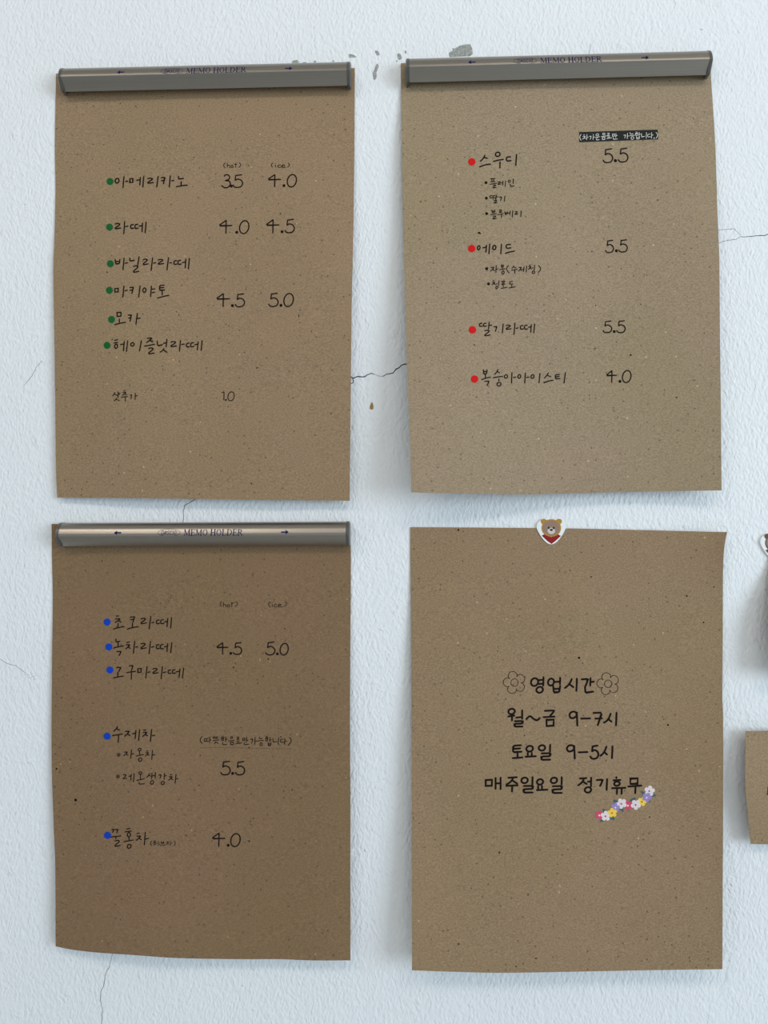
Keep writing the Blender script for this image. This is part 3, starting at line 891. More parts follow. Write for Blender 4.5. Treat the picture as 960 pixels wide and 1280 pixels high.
# --- sheet with blue dots
TEXT3 = [
    (ITEM, 120, 740, Z, 1.8, "| 170 209 196 203; ㅈ 162 228 216 263; | 190 265 188 305; | 146 320 195 305 245 297; ㅋ 292 212 331 262; | 312 265 312 305; | 265 320 315 305 368 297; ㄹ 382 225 433 272; | 470 205 456 320; | 475 265 500 258; ㄷ 518 240 546 273; ㄷ 554 238 583 272; | 584 258 612 252; | 616 222 608 300; | 648 215 640 312"),
    (ITEM, 120, 740, Z, 1.8, "ㄴ 170 402 208 428; | 190 430 188 466; | 146 482 190 470 238 462; ㄱ 178 508 214 546; | 260 435 289 428; ㅈ 252 450 296 491; | 332 420 320 528; | 335 475 362 468; ㄹ 382 440 432 486; | 468 420 455 532; | 472 475 500 465; ㄷ 518 450 545 488; ㄷ 552 450 581 488; | 582 470 610 465; | 614 438 608 515; | 650 430 640 525"),
    (ITEM, 120, 740, Z, 1.8, "ㄱ 175 645 212 682; | 188 685 186 728; | 146 738 190 728 238 720; ㄱ 282 630 317 676; | 260 692 300 685 342 680; | 304 690 302 750; ㅁ 358 655 388 690; | 438 635 426 742; | 442 690 466 684; ㄹ 485 655 533 698; | 570 635 558 748; | 575 692 602 684; ㄷ 618 668 645 699; ㄷ 655 666 683 698; | 684 685 715 680; | 720 655 712 735; | 752 648 740 742"),
    (SPECK, 120, 740, Z, 1.0, ". 139 128 5; . 625 77 4; . 463 115 3; . 165 612 4"),
    (HINT, 240, 740, 6.0, 0.9, "~ 225 72 211 92 225 112; | 236 74 236 112; ~ 236 98 248 94 256 100 256 112; ㅇ 265 94 283 112; | 300 76 298 112; | 290 84 318 82; ~ 326 72 342 88 320 110"),
    (HINT, 240, 740, 6.0, 0.9, "~ 588 74 574 94 588 114; | 602 92 602 112; . 602 80 3; ~ 636 92 622 92 616 102 624 112 640 109; ~ 648 102 668 98 662 92 650 94 646 104 654 112 682 110; ~ 698 72 710 92 690 108"),
    (PRICE, 240, 740, 6.0, 1.5, "4 178 380 272 468; . 291 460 11; 5 310 380 373 468"),
    (PRICE, 240, 740, 6.0, 1.5, "5 552 375 622 472; . 640 464 11; 0 661 386 722 473"),
    (SPECK, 240, 740, 6.0, 1.0, ". 572 502 6; . 311 565 6; . 695 276 5; . 535 632 4; . 545 72 3"),
    (ITEM, 120, 900, 8.0, 1.6, "| 215 68 200 90 177 112; | 203 86 240 102; | 160 157 215 148 268 140; | 226 150 222 226; ㅈ 285 110 342 165; | 362 140 395 132; | 400 100 391 190; | 436 92 426 208; | 470 103 502 98; ㅈ 465 120 517 166; | 556 92 544 218; | 560 158 592 152"),
    (ITEM, 120, 900, 8.0, 1.3, "ㅈ 275 318 322 359; | 355 295 347 388; | 350 342 382 338; ㅇ 421 283 451 308; | 435 310 436 346; | 400 362 440 352 480 345; ㅇ 425 379 459 413; | 501 312 523 308; ㅈ 492 325 533 361; | 564 300 558 398; | 565 350 591 346"),
    (ITEM, 120, 900, 8.0, 1.3, "ㄹ 272 545 307 588; | 325 565 350 558; | 353 540 347 605; | 382 532 374 622; ㅇ 430 518 459 543; | 445 545 445 592; | 404 605 445 596 485 588; ㄴ 430 622 486 642; | 536 535 525 555 507 575; | 524 552 550 562; | 560 528 557 592; | 560 560 590 555; | 594 520 591 585; ㅇ 545 606 576 643; ㄱ 625 548 650 586; | 686 530 680 598; | 685 560 709 556; ㅇ 652 613 683 646; | 738 548 762 545; ㅈ 725 565 770 603; | 801 540 791 636; | 800 590 825 585"),
    (HINT, 240, 905, Z, 1.1, "~ 90 105 70 138 90 168; ㄷ 105 125 122 150; ㄷ 125 123 143 150; | 152 108 151 162; | 153 138 166 136; ㄷ 182 110 202 124; ㄷ 206 110 225 124; | 178 143 232 136; ㅅ 190 148 226 170; | 252 105 271 103; | 246 118 278 115; ㅇ 254 121 272 142; | 290 108 288 152; | 290 132 305 130; ㄴ 262 158 300 178; ㅇ 330 108 348 124; | 310 146 362 138; ㅁ 330 155 356 178; ㄹ 384 112 406 133; | 388 142 388 162; | 402 140 402 160; | 372 171 430 161; ㅁ 435 122 453 142; | 468 110 466 158; | 468 140 483 138; ㄴ 446 158 486 178; ㄱ 500 130 521 166; | 541 112 538 178; | 540 148 558 146; ㄴ 580 110 602 126; | 560 146 615 140; ㅇ 582 161 603 186; | 632 108 649 106; | 627 120 656 117; ㅇ 631 123 649 146; | 668 112 666 155; | 668 138 683 136; ㅂ 652 157 677 186; ㄴ 695 128 729 156; | 743 115 739 178; ㄷ 758 130 786 158; | 796 120 793 178; | 798 148 816 146; ~ 833 115 850 145 822 185"),
    (PRICE, 240, 905, Z, 1.6, "5 247 320 328 436; . 348 424 13; 5 372 322 452 436"),
    (SPECK, 240, 905, Z, 1.0, ". 488 203 7; . 72 270 5; . 62 525 5; . 800 536 4; . 712 92 3"),
    (ITEM, 120, 1025, 4.8, 1.5, "ㄱ 92 56 106 76; ㄱ 113 56 132 77; | 84 103 118 99 151 95; | 119 98 119 114; ㄹ 112 122 147 158; | 181 55 206 50; | 171 72 215 66; ㅇ 188 76 207 101; | 198 103 198 120; | 165 132 195 125 226 120; ㅇ 188 146 210 170; | 244 82 263 78; ㅈ 240 95 273 123; | 296 72 290 152; | 295 115 318 110"),
    (HINT, 120, 1025, 4.8, 0.9, "~ 336 125 327 140 336 155; | 345 125 358 124; | 343 132 360 130; ㅇ 346 134 357 149; | 361 140 368 138; | 375 124 373 153; ㅂ 391 128 408 141; | 384 153 416 149; ㅈ 420 130 438 149; | 447 124 445 157; | 448 140 459 138; ~ 467 125 476 140 466 156"),
    (PRICE, 120, 1025, 4.8, 1.55, "4 692 78 775 160; . 793 152 9; 0 809 82 865 160"),
    (SPECK, 120, 1025, 4.8, 1.0, ". 919 127 5; . 541 92 4; . 62 157 3; . 497 150 2"),
    (SPECK, 0, 0, 1.0, 1.0, ". 94.5 1000 1.8; . 70.5 961 1.2; . 118 1009 0.7"),
]
write_all(S3, sheet3, TEXT3)
write(S3, sheet3, 'pen_bullet', ". 226 348 20", 120, 900, 8.0, 1, M_INKB)
write(S3, sheet3, 'pen_bullet', ". 219 565 20", 120, 900, 8.0, 1, M_INKB)
write(S3, sheet3, 'faint_line', "| 70 202 470 206 850 215", 240, 905, Z, 0.5, M_FAINT)

# --- opening hours notice
TEXT4 = [
    ("ㅇ 255 111 291 150; | 290 121 317 119; | 291 140 317 138; | 318 102 316 152; ㅇ 282 154 315 184; ㅇ 340 113 370 148; | 370 130 400 128; | 401 105 400 145; ㅂ 366 148 401 182; | 460 112 446 140 422 162; | 446 140 470 158; | 485 110 482 178; ㄱ 507 114 540 156; | 553 107 551 152; | 553 130 573 128; ㄴ 525 154 568 184"),
    ("ㅇ 142 264 174 291; | 138 303 176 297; | 160 299 160 326; | 178 309 207 305; | 211 268 211 318; R 172 325 215 353; ~ 232 315 250 301 268 314 285 321 302 308; ㄱ 322 272 372 300; | 314 306 376 303; ㅁ 331 318 371 350"),
    ("9 447 278 487 348; | 502 313 554 312; 7 565 283 612 348; | 573 313 613 312; | 654 285 641 316 620 333; | 641 315 660 330; | 683 280 680 350"),
    ("ㅌ 165 446 210 482; | 188 485 188 507; | 160 511 216 507; ㅇ 232 449 265 478; | 239 481 239 500; | 259 481 259 500; | 224 504 283 501; ㅇ 294 446 326 473; | 351 440 350 482; R 306 486 353 519"),
    ("9 434 446 474 513; | 490 482 541 480; 5 552 448 592 514; | 633 450 621 480 602 499; | 621 480 638 495; | 663 448 660 515"),
    ("ㅁ 27 619 62 650; | 78 606 78 668; | 78 638 100 636; | 103 605 103 669; | 138 609 187 606; | 165 608 155 627 133 642; | 161 622 189 640; | 128 650 192 646; | 161 650 160 681; ㅇ 207 608 239 636; | 263 602 262 646; R 217 649 266 683; ㅇ 285 616 316 643; | 291 646 291 668; | 310 646 310 668; | 281 671 341 668; ㅇ 354 608 386 636; | 409 602 408 646; R 362 650 411 685"),
    ("| 496 613 536 610; | 520 612 511 630 491 647; | 514 628 537 642; | 536 629 555 627; | 556 605 555 655; ㅇ 524 656 556 683; ㄱ 582 618 614 652; | 636 612 633 673; | 682 602 682 614; | 664 622 706 620; ㅇ 671 628 699 649; | 657 661 731 659; | 686 661 684 693; | 709 661 708 693; ㅁ 750 612 791 640; | 737 653 811 648; | 778 652 776 690"),
]
for t in TEXT4:
    write(S4, sheet4, 'notice_writing', t, 600, 820, 4.0, 2.4)
write_all(S4, sheet4, [(SPECK, 600, 820, 4.0, 1, ". 495 9 6; . 940 345 5; . 222 398 3; . 130 215 3"),
                       (SPECK, 0, 0, 1.0, 1, ". 858.5 745 1.1; . 879.5 778 1.0; . 573 662.5 1.2; . 573 1180 1.0; . 624 1066 1.0; . 670 1198 1.0")])
for cx, cy in ((173, 133), (641, 139)):
    rb = Ribbons(S4.surf())
    X, Y = 600+cx/4, 820+cy/4
    ring = [(X+4.6*math.cos(2*math.pi*k/24), Y+4.8*math.sin(2*math.pi*k/24)) for k in range(24)]
    rb.stroke(ring, 0.75, closed=True)
    out = []
    for k in range(5):
        a0 = math.pi + 0.05 + k*2*math.pi/5
        pc = (X+8.6*math.cos(a0), Y+8.6*math.sin(a0))
        for j in range(-6, 7):
            a = a0 + j*R(19)
            out.append((pc[0]+5.6*math.cos(a), pc[1]+5.6*math.sin(a)))
    rb.stroke(out, 0.75, closed=True)
    rb.build('drawn_flower', M_INK, sheet4)

# stub of writing at the edge of the small card
write(S5, card5, 'card_writing', "| 958.5 992.8 966 992 975 991.5; | 960.5 983 960.3 992", 0, 0, 1.0, 1.9)


# ------------------------------------------------------------------ round stickers
def round_sticker(sd, so, px, py, mat, r=4.35):
    n = 24
    vv, ff = [], []
    for s, e in ((1.0, 0.0), (1.0, 0.00020), (0.93, 0.00026), (0.5, 0.00027)):
        for k in range(n):
            t = 2*math.pi*k/n
            vv.append(sd.on(px+r*s*math.cos(t), py+r*s*math.sin(t), e))
    for q in range(3):
        for k in range(n):
            a, b = q*n+k, q*n+(k+1) % n
            ff.append((a, a+n, b+n, b))
    ff.append(tuple(3*n+k for k in reversed(range(n))))
    return mesh_obj('round_sticker', vv, ff, mat, so)


for x, y in ((120+120/Z, 190+252/Z), (120+116/Z, 190+643/Z), (120+123/Z, 310+134/Z), (120+115/Z, 310+362/Z), (120+133/Z, 310+612/Z), (120+95/Z, 310+834/Z)):
    round_sticker(S1, sheet1, x, y, M_GREEN)
for x, y in ((570+136/Z, 150+358/Z), (570+135/Z, 280+210/Z), (570+132/6.4, 390+142/6.4), (570+149/6.4, 390+536/6.4)):
    round_sticker(S2, sheet2, x, y, M_RED, 4.65)
for x, y in ((120+95/Z, 740+257/Z), (120+110/Z, 740+470/Z), (120+119/Z, 740+668/Z), (134, 920.2), (134.4, 1044.2)):
    round_sticker(S3, sheet3, x, y, M_BLUE, 4.4)


# ------------------------------------------------------------------ black label strip
def slab(surf_of, poly, e0, e1, name, mat, parent):
    n = len(poly)
    vv = [surf_of(p[0], p[1], e0) for p in poly] + [surf_of(p[0], p[1], e1) for p in poly]
    area = sum(poly[i][0]*poly[(i+1) % n][1]-poly[(i+1) % n][0]*poly[i][1] for i in range(n))
    ff = []
    front = tuple(range(n, 2*n))
    ff.append(front if area < 0 else tuple(reversed(front)))
    for k in range(n):
        a, b = k, (k+1) % n
        q = (a, b, b+n, a+n)
        ff.append(q if area < 0 else tuple(reversed(q)))
    return mesh_obj(name, vv, ff, mat, parent)


strip_top = [(724+98.2*k/12, 165-3.1*k/12) for k in range(13)]
strip_bot = [(724+98.8*k/12, 177.7-3.6*k/12) for k in range(13)]
vv = [S2.on(x, y, 0.00003) for x, y in strip_top+strip_bot] + [S2.on(x, y, 0.00018) for x, y in strip_top+strip_bot]
ff = []
for k in range(12):
    ff.append((26+k, 26+13+k, 26+14+k, 26+k+1))
    ff.append((k, 26+k, 27+k, k+1)); ff.append((13+k, 14+k, 40+k, 39+k))
ff += [(0, 13, 39, 26), (12, 38, 51, 25)]
label = mesh_obj('label_strip', vv, ff, M_LABEL, sheet2)
label['label'] = 'narrow black label strip with white lettering'
LT = "~ 182 122 170 148 182 175; | 200 128 212 127; ㅈ 192 138 222 165; | 231 122 229 170; | 232 150 243 148; ㄱ 250 138 267 166; | 286 122 283 170; | 286 148 299 146; ㅇ 308 118 331 136; | 303 149 341 143; | 322 147 322 158; ㄴ 311 156 337 172; ㅇ 365 112 386 128; | 352 142 400 136; ㅁ 362 148 386 168; ㄹ 404 113 427 136; | 412 139 412 154; | 424 138 424 152; | 400 160 445 151; ㅁ 449 120 468 139; | 480 114 478 152; | 480 134 493 132; ㄴ 456 148 493 166; ㄱ 545 128 562 156; | 579 112 576 162; | 578 138 591 136; ㄴ 600 106 626 121; | 595 135 641 130; ㅇ 609 142 632 166; | 650 104 663 103; | 644 114 669 112; ㅇ 647 116 665 134; | 679 104 677 140; | 679 122 691 120; ㅂ 655 140 682 163; ㄴ 698 115 726 146; | 741 105 739 158; ㄷ 752 120 777 146; | 786 105 784 158; | 787 130 801 128; . 807 155 5; ~ 822 105 836 130 822 157"
rb = Ribbons(S2.surf(0.00026))
parse(rb, LT, 700, 150, Z, 0.62)
rb.build('label_lettering', M_WHITEINK, label)

# ------------------------------------------------------------------ flower garland stickers on the notice
def gp(x, y):
    return 735+x/10.105, 970+y/10.105


garland = bpy.data.objects.new('flower_garland', None)
COL.objects.link(garland)
garland.parent = sheet4
g0 = S4.on(*gp(450, 380), 0.0)
garland.location = g0 - Vector(sheet4['_o'])
garland['_o'] = tuple(g0)
garland['label'] = 'curved row of small printed flower stickers'
for lx, ly, ang, ln in ((180, 562, 150, 34), (208, 440, 230, 34), (302, 528, 35, 44), (352, 325, 215, 40), (425, 415, 60, 44), (568, 302, 320, 46), (692, 213, 225, 34), (818, 240, 15, 42), (762, 305, 60, 38), (500, 415, 70, 30)):
    pts = []
    for k in range(12):
        t = 2*math.pi*k/12
        a, b = ln*math.cos(t), ln*0.52*math.sin(t)*(1-0.35*math.cos(t))
        ca, sa = math.cos(R(ang)), math.sin(R(ang))
        pts.append(gp(lx+a*ca-b*sa, ly+a*sa+b*ca))
    slab(S4.on, pts, 0.00004, 0.00014, 'leaf', M_LEAF, garland)
FL = [(148, 493, 58, M_PINK, M_CENTY), (350, 395, 62, M_PPET, M_WPET), (225, 505, 66, M_WPET, M_CENT), (308, 464, 62, M_YPET, M_CENTO),
      (508, 370, 64, M_PINK, M_CENTY), (425, 348, 68, M_WPET, M_CENT), (605, 362, 66, M_WPET, M_CENT), (745, 270, 62, M_PPET, M_WPET),
      (685, 322, 60, M_YPET, M_CENTO), (778, 188, 68, M_WPET, M_CENT)]
for i, (fx, fy, fr, mp_, mc) in enumerate(FL):
    a0 = i*1.1
    vv, ff, fm = [], [], []
    n = 40
    zt = 0.00018 + 0.00003*(i % 4)
    rr = []
    for k in range(n):
        t = 2*math.pi*k/n
        rad = fr*(0.62 + 0.38*abs(math.cos(2.5*(t-a0)))**0.6)
        rr.append(gp(fx+rad*math.cos(t), fy+rad*math.sin(t)))
    vv = [S4.on(x, y, 0.00010) for x, y in rr] + [S4.on(x, y, zt) for x, y in rr]
    ff.append(tuple(range(2*n-1, n-1, -1))); fm.append(0)
    for k in range(n):
        ff.append((k, k+n, (k+1) % n+n, (k+1) % n)); fm.append(0)
    st = len(vv)
    for k in range(10):
        t = -2*math.pi*k/10
        x, y = gp(fx-4+12*math.cos(t), fy+4+12*math.sin(t))
        vv.append(S4.on(x, y, zt+0.00006))
    ff.append(tuple(range(st, st+10))); fm.append(1)
    mesh_obj('flower', vv, ff, [mp_, mc], garland, fmat=fm)

# ------------------------------------------------------------------ memo holders
# cross-section (depth from wall, height), metres: curved upper half, flat lower half leaning in
DM = 0.0135
LOW = DM-0.0064          # depth of the lower front edge
PROFILE = [(LOW-0.0004, 0.0), (LOW, 0.0003), (DM-0.0002, 0.0065), (DM, 0.0070), (DM-0.0002, 0.0084), (DM-0.0006, 0.0098),
           (DM-0.0012, 0.0115), (DM-0.0020, 0.0129), (DM-0.0031, 0.0143), (DM-0.0045, 0.0154), (DM-0.0062, 0.0162), (0.0034, 0.0165)]
BACK = [(0.0022, 0.0163), (0.0022, 0.0060), (0.0026, 0.0052), (LOW-0.0006, 0.0052)]     # hollow underneath


def fine_profile():
    up = smooth_path(PROFILE[3:11], n=4)
    return PROFILE[:3] + up + PROFILE[11:] + BACK


def arc_table():
    """the curved upper half as (arc length, depth, height), starting at the ridge"""
    up = smooth_path(PROFILE[3:11], n=6)
    out, s = [], 0
    for i, p in enumerate(up):
        if i:
            s += math.hypot(p[0]-up[i-1][0], p[1]-up[i-1][1])
        out.append((s, p[0], p[1]))
    return out


ARC = arc_table()


def on_arc(s, e):
    s = max(ARC[0][0], min(ARC[-1][0]-1e-7, s))
    for a, b in zip(ARC, ARC[1:]):
        if a[0] <= s <= b[0]:
            t = (s-a[0])/(b[0]-a[0])
            d, h = a[1]+(b[1]-a[1])*t, a[2]+(b[2]-a[2])*t
            nx, nh = (b[2]-a[2]), -(b[1]-a[1])
            l = math.hypot(nx, nh)
            return d+nx/l*e, h+nh/l*e


def extrude_profile(prof, x0, x1):
    n = len(prof)
    vv = [(x0, -d, h) for d, h in prof] + [(x1, -d, h) for d, h in prof]
    ff = [tuple(range(n)), tuple(reversed(range(n, 2*n)))]
    for k in range(n):
        a, b = k, (k+1) % n
        ff.append((a, a+n, b+n, b))
    return vv, ff


SERIF = {   # strokes (x, y up, weight) in a 0..1 tall letter, with width
    'M': (1.0, [((.12, 0), (.14, 1), .5), ((.14, 1), (.5, .08), 1.2), ((.5, .08), (.86, 1), .5), ((.86, 1), (.88, 0), 1.2), ((0, .02), (.26, .02), .5), ((.74, .02), (1, .02), .5), ((0, .98), (.18, .98), .5), ((.82, .98), (1, .98), .5)]),
    'E': (.68, [((.14, 0), (.14, 1), 1.3), ((0, .98), (.62, .98), .55), ((0, .02), (.68, .02), .55), ((.14, .52), (.5, .52), .5), ((.62, .98), (.63, .78), .5), ((.68, .02), (.7, .24), .5), ((.5, .64), (.5, .4), .5)]),
    'O': (.8, 'O'),
    'H': (.84, [((.14, 0), (.14, 1), 1.3), ((.7, 0), (.7, 1), 1.3), ((.14, .5), (.7, .5), .5), ((0, .02), (.28, .02), .5), ((.56, .02), (.84, .02), .5), ((0, .98), (.28, .98), .5), ((.56, .98), (.84, .98), .5)]),
    'L': (.66, [((.14, 0), (.14, 1), 1.3), ((0, .98), (.3, .98), .5), ((0, .02), (.62, .02), .55), ((.62, .02), (.66, .26), .5)]),
    'D': (.82, [((.14, 0), (.14, 1), 1.2), ((0, .98), (.38, .98), .5), ((.38, .98), (.64, .84), .8), ((.64, .84), (.74, .5), 1.2), ((.74, .5), (.64, .16), 1.2), ((.64, .16), (.38, .02), .8), ((0, .02), (.38, .02), .5)]),
    'R': (.8, [((.14, 0), (.14, 1), 1.2), ((0, .98), (.4, .98), .5), ((.4, .98), (.58, .88), .8), ((.58, .88), (.58, .64), 1.2), ((.58, .64), (.4, .5), .8), ((.14, .5), (.4, .5), .5), ((.34, .5), (.72, .02), 1.1), ((0, .02), (.28, .02), .5), ((.66, .02), (.82, .02), .5)]),
}
SANS = {'D': [[(0, 0), (0, 1), (.5, 1), (.75, .75), (.75, .25), (.5, 0), (0, 0)]],
        'A': [[(0, 0), (.4, 1), (.8, 0)], [(.15, .35), (.65, .35)]],
        'S': [[(.7, .85), (.4, 1), (.1, .85), (.1, .62), (.6, .42), (.65, .18), (.4, 0), (.05, .12)]],
        'C': [[(.7, .85), (.4, 1), (.1, .8), (.05, .4), (.25, .03), (.5, 0), (.7, .15)]],
        'I': [[(.15, 0), (.15, 1)]],
        'O': [[(.4, 1), (.1, .8), (.1, .2), (.4, 0), (.7, .2), (.7, .8), (.4, 1)]]}


def memo_holder(p_left, p_right, label_text, marks):
    """p_left, p_right: photo positions of the two lower front corners"""
    A = P(p_left[0], p_left[1], LOW); B = P(p_right[0], p_right[1], LOW)
    A0 = Vector((A.x, 0, A.z)); B0 = Vector((B.x, 0, B.z))
    length = (B0-A0).length
    ang = math.atan2(B0.z-A0.z, B0.x-A0.x)
    root = bpy.data.objects.new('memo_holder', None)
    COL.objects.link(root)
    root.location = A0
    root.rotation_euler = (0, -ang, 0)
    tag(root, label_text, 'memo holder', 'aluminium memo holder rails')

    def child(name, vv, ff, mat, smooth=False, parent=root):
        me = bpy.data.meshes.new(name)
        me.from_pydata(vv, [], ff); me.update()
        me.materials.append(mat)
        bm = bmesh.new(); bm.from_mesh(me)
        if smooth != 'flat':
            bmesh.ops.recalc_face_normals(bm, faces=bm.faces)
        bm.to_mesh(me); bm.free()
        if smooth is True:
            me.shade_smooth()
            me.set_sharp_from_angle(angle=R(24))
        o = bpy.data.objects.new(name, me)
        COL.objects.link(o); o.parent = parent
        return o

    prof = fine_profile()
    vv, ff = extrude_profile(prof, 0.0016, length-0.0016)
    child('rail', vv, ff, M_ALU, True)
    vv, ff = extrude_profile([(0.0, 0.0142), (0.0024, 0.0142), (0.0024, 0.0160), (0.0, 0.0160)], 0.004, length-0.004)
    child('mounting_strip', vv, ff, M_STRIP)
    cd, ch = DM*0.5, 0.0082
    capp = [(DM-0.0054, 0.0), (DM-0.0049, 0.0003)] + prof[2:-4] + [(0.0022, 0.0163), (0.0022, 0.0)]
    for x0, x1, xo in ((0.0, 0.0019, -0.0007), (length-0.0019, length, length+0.0007)):
        big = [(cd+(d-cd)*1.03, ch+(h-ch)*1.03) for d, h in capp]
        small = [(cd+(d-cd)*0.86, ch+(h-ch)*0.88) for d, h in capp]
        n = len(capp)
        xi, xe = (x1, x0) if xo < x0 else (x0, x1)
        vv = [(xi, -d, h) for d, h in big] + [(xe, -d, h) for d, h in big] + [(xo, -d, h) for d, h in small]
        ff = [tuple(range(n)), tuple(range(2*n, 3*n))]
        for k in range(n):
            a, b = k, (k+1) % n
            ff.append((a, a+n, b+n, b)); ff.append((a+n, a+2*n, b+2*n, b+n))
        child('end_cap', vv, ff, M_CAP, True)

    # print: local x from photo x, arc position s in metres
    pxs = length/(p_right[0]-p_left[0])
    e = 0.00009
    sc = marks['s']

    def surf(x, s):
        d, h = on_arc(s, e)
        return (x, -d, h)

    def quad_stroke(vv, ff, a, b, w, ext=0.3):
        dx, dy = b[0]-a[0], b[1]-a[1]
        l = math.hypot(dx, dy) or 1e-9
        nx, ny = -dy/l*w/2, dx/l*w/2
        ex, ey = dx/l*w*ext, dy/l*w*ext
        m = max(1, int(l/0.0006))
        st = len(vv)
        for k in range(m+1):
            t = k/m
            x, y = a[0]-ex+(dx+2*ex)*t, a[1]-ey+(dy+2*ey)*t
            vv.append(surf(x+nx, y+ny)); vv.append(surf(x-nx, y-ny))
        for k in range(m):
            q = st+2*k
            ff.append((q, q+1, q+3, q+2))

    # letters
    vv, ff = [], []
    x = (marks['text'][0]-p_left[0])*pxs
    total = (marks['text'][1]-marks['text'][0])*pxs
    H = 0.0043
    adv = sum((SERIF[c][0]+0.13) if c != ' ' else 0.36 for c in 'MEMO HOLDER')
    wx = total/adv
    base = sc-H/2
    for c in 'MEMO HOLDER':
        if c == ' ':
            x += 0.36*wx; continue
        w, strokes = SERIF[c]
        if strokes == 'O':
            m = 20
            st = len(vv)
            for k in range(m):
                t = 2*math.pi*k/m
                co, si = math.cos(t), math.sin(t)
                vv.append(surf(x+wx*(.4+.40*co), base+H*(.5+.53*si)))
                vv.append(surf(x+wx*(.4+.26*co), base+H*(.5+.46*si)))
            for k in range(m):
                a, b = st+2*k, st+2*((k+1) % m)
                ff.append((a, b, b+1, a+1))
        else:
            for a, b, wt_ in strokes:
                quad_stroke(vv, ff, (x+a[0]*wx, base+a[1]*H), (x+b[0]*wx, base+b[1]*H), 0.00052*wt_)
        x += (w+0.13)*wx
    child('brand_lettering', vv, ff, M_NAVY)
    # oval with small letters
    vv, ff = [], []
    cx = (marks['oval']-p_left[0])*pxs
    rx, ry = 0.0077, 0.0026
    ring = [(cx+rx*math.cos(2*math.pi*k/40), sc+ry*math.sin(2*math.pi*k/40)) for k in range(40)]
    for a, b in zip(ring, ring[1:]+ring[:1]):
        quad_stroke(vv, ff, a, b, 0.00022, 0.1)
    lx = cx-0.0052
    for c in 'DASCIO':
        for st in SANS[c]:
            q = [(lx+p[0]*0.0020+p[1]*0.0003, sc-0.0014+p[1]*0.0028) for p in st]
            for a, b in zip(q, q[1:]):
                quad_stroke(vv, ff, a, b, 0.00034, 0.3)
        lx += 0.0010 if c == 'I' else 0.0019
    child('oval_logo', vv, ff, M_NAVY)
    # arrows
    for ax, sg in ((marks['arrows'][0], -1), (marks['arrows'][1], 1)):
        vv, ff = [], []
        c = (ax-p_left[0])*pxs
        L_ = 0.0026
        pts = [(-1, .28), (.15, .28), (.15, 1), (1, 0), (.15, -1), (.15, -.28), (-1, -.28)]
        vv = [surf(c+sg*p[0]*L_, sc+p[1]*0.0016) for p in pts]
        ff = [(0, 1, 5, 6), (1, 2, 3), (1, 3, 5), (3, 4, 5)]
        child('arrow_mark', vv, ff, M_NAVY)
    return root


memo_holder((77.5, 114.4), (437.5, 106.6), 'aluminium memo holder rail above the coffee menu with green dots',
            {'text': (237.5, 312), 'oval': 219.5, 'arrows': (155.5, 363.5), 's': 0.00235})
memo_holder((508.5, 102.8), (886.5, 93.3), 'aluminium memo holder rail above the menu with red dots',
            {'text': (675.5, 752), 'oval': 656.5, 'arrows': (590, 804.5), 's': 0.00235})
memo_holder((74.5, 683.0), (436.5, 681.8), 'aluminium memo holder rail above the menu with blue dots',
            {'text': (234.5, 308), 'oval': 216, 'arrows': (152, 359), 's': 0.00235})


# ------------------------------------------------------------------ bear stickers
def heart(cx, cy, w, h, n=40):
    pts = []
    for k in range(n):
        t = 2*math.pi*k/n
        x = 16*math.sin(t)**3
        y = 13*math.cos(t)-5*math.cos(2*t)-2*math.cos(3*t)-math.cos(4*t)
        # fuller lobes
        pts.append((cx+x/16*w/2, cy-(y+2.5)/14.5*h/2))
    return pts


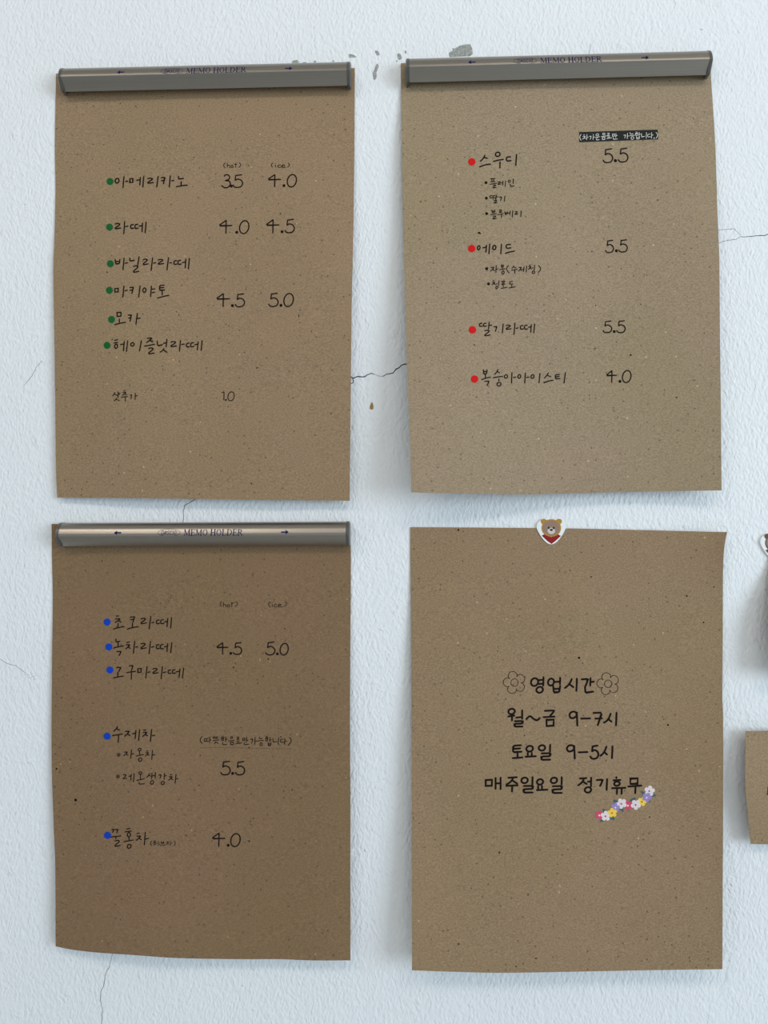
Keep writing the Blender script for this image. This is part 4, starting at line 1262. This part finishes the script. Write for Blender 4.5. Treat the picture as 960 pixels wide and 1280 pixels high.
def bear_sticker(cx, cy, sd, label_text, furm, earm, chestm, s=1.0):
    """teddy face on a white heart; lies on the wall and over the sheet's top edge"""
    E = 0.0014

    def on(x, y, e):
        return P(x, y, E+e)

    outline = []
    for k in range(40):
        t = 2*math.pi*k/40
        a, b = math.cos(t), math.sin(t)
        rx = 18.3
        x, y = rx*a, -16.0*b if b > 0 else 0
        if b <= 0:      # lower half draws in to a point
            y = 20.5*(-b)**1.15
            x = rx*a*(1-0.28*(-b))
        else:
            y = -12.5*b**0.75 + 2.6*g(a, 0, 0.22)
        outline.append((cx+x*s, cy+y*s-3*s))
    base = bpy.data.objects.new('bear_sticker', None)
    COL.objects.link(base)
    o0 = P(cx, cy+17*s, 0)
    base.location = o0
    base['_o'] = tuple(o0)
    tag(base, label_text, 'sticker', 'bear heart stickers')
    slab(P, outline, 0.0001, E, 'sticker_backing', M_STWHITE, base)
    # teddy
    V = [(-11.8, 6.5), (-8.5, 4.8), (0, 8.4), (8.5, 4.8), (12.2, 7.0), (6, 12.6), (0.5, 17.0), (-5, 13.0)]
    slab(on, [(cx+x*s, cy+y*s) for x, y in V], 0.0, 0.00012, 'jumper', chestm, base)

    def ell(x, y, rx, ry, e, name, mat, rot=0):
        pts = []
        for k in range(24):
            t = 2*math.pi*k/24
            a, b = rx*math.cos(t), ry*math.sin(t)
            pts.append((cx+(x+a*math.cos(rot)-b*math.sin(rot))*s, cy+(y+a*math.sin(rot)+b*math.cos(rot))*s))
        slab(on, pts, 0.0, e, name, mat, base)

    ell(-8.6, -10.6, 4.6, 3.6, 0.00016, 'ear', earm, 0.5)
    ell(9.0, -10.6, 4.6, 3.6, 0.00016, 'ear', earm, -0.5)
    ell(0.2, -3.0, 12.2, 11.0, 0.00020, 'head', earm)
    ell(0.0, -3.2, 10.8, 9.2, 0.00024, 'face', furm)
    ell(0.2, 0.6, 4.8, 4.0, 0.00028, 'muzzle', M_MUZZ)
    ell(-3.0, -3.2, 1.3, 1.5, 0.00032, 'eye', M_BLACK)
    ell(3.1, -3.0, 1.3, 1.5, 0.00032, 'eye', M_BLACK)
    ell(0.2, -0.6, 1.9, 1.4, 0.00032, 'nose', M_BLACK)
    return base


bear_sticker(689.0, 663.0, S4, 'heart sticker with a brown teddy in a red jumper pinning the opening hours notice',
             M_FUR, M_GOLD, M_JUMPER)
bear_sticker(968.5, 681.5, S6, 'heart sticker with a grey brown teddy stuck on the white wall above a small card',
             M_FUR, M_FURD, M_FURD, 1.0)

# helper bookkeeping is not needed in the finished scene
for o in bpy.data.objects:
    if '_o' in o:
        del o['_o']
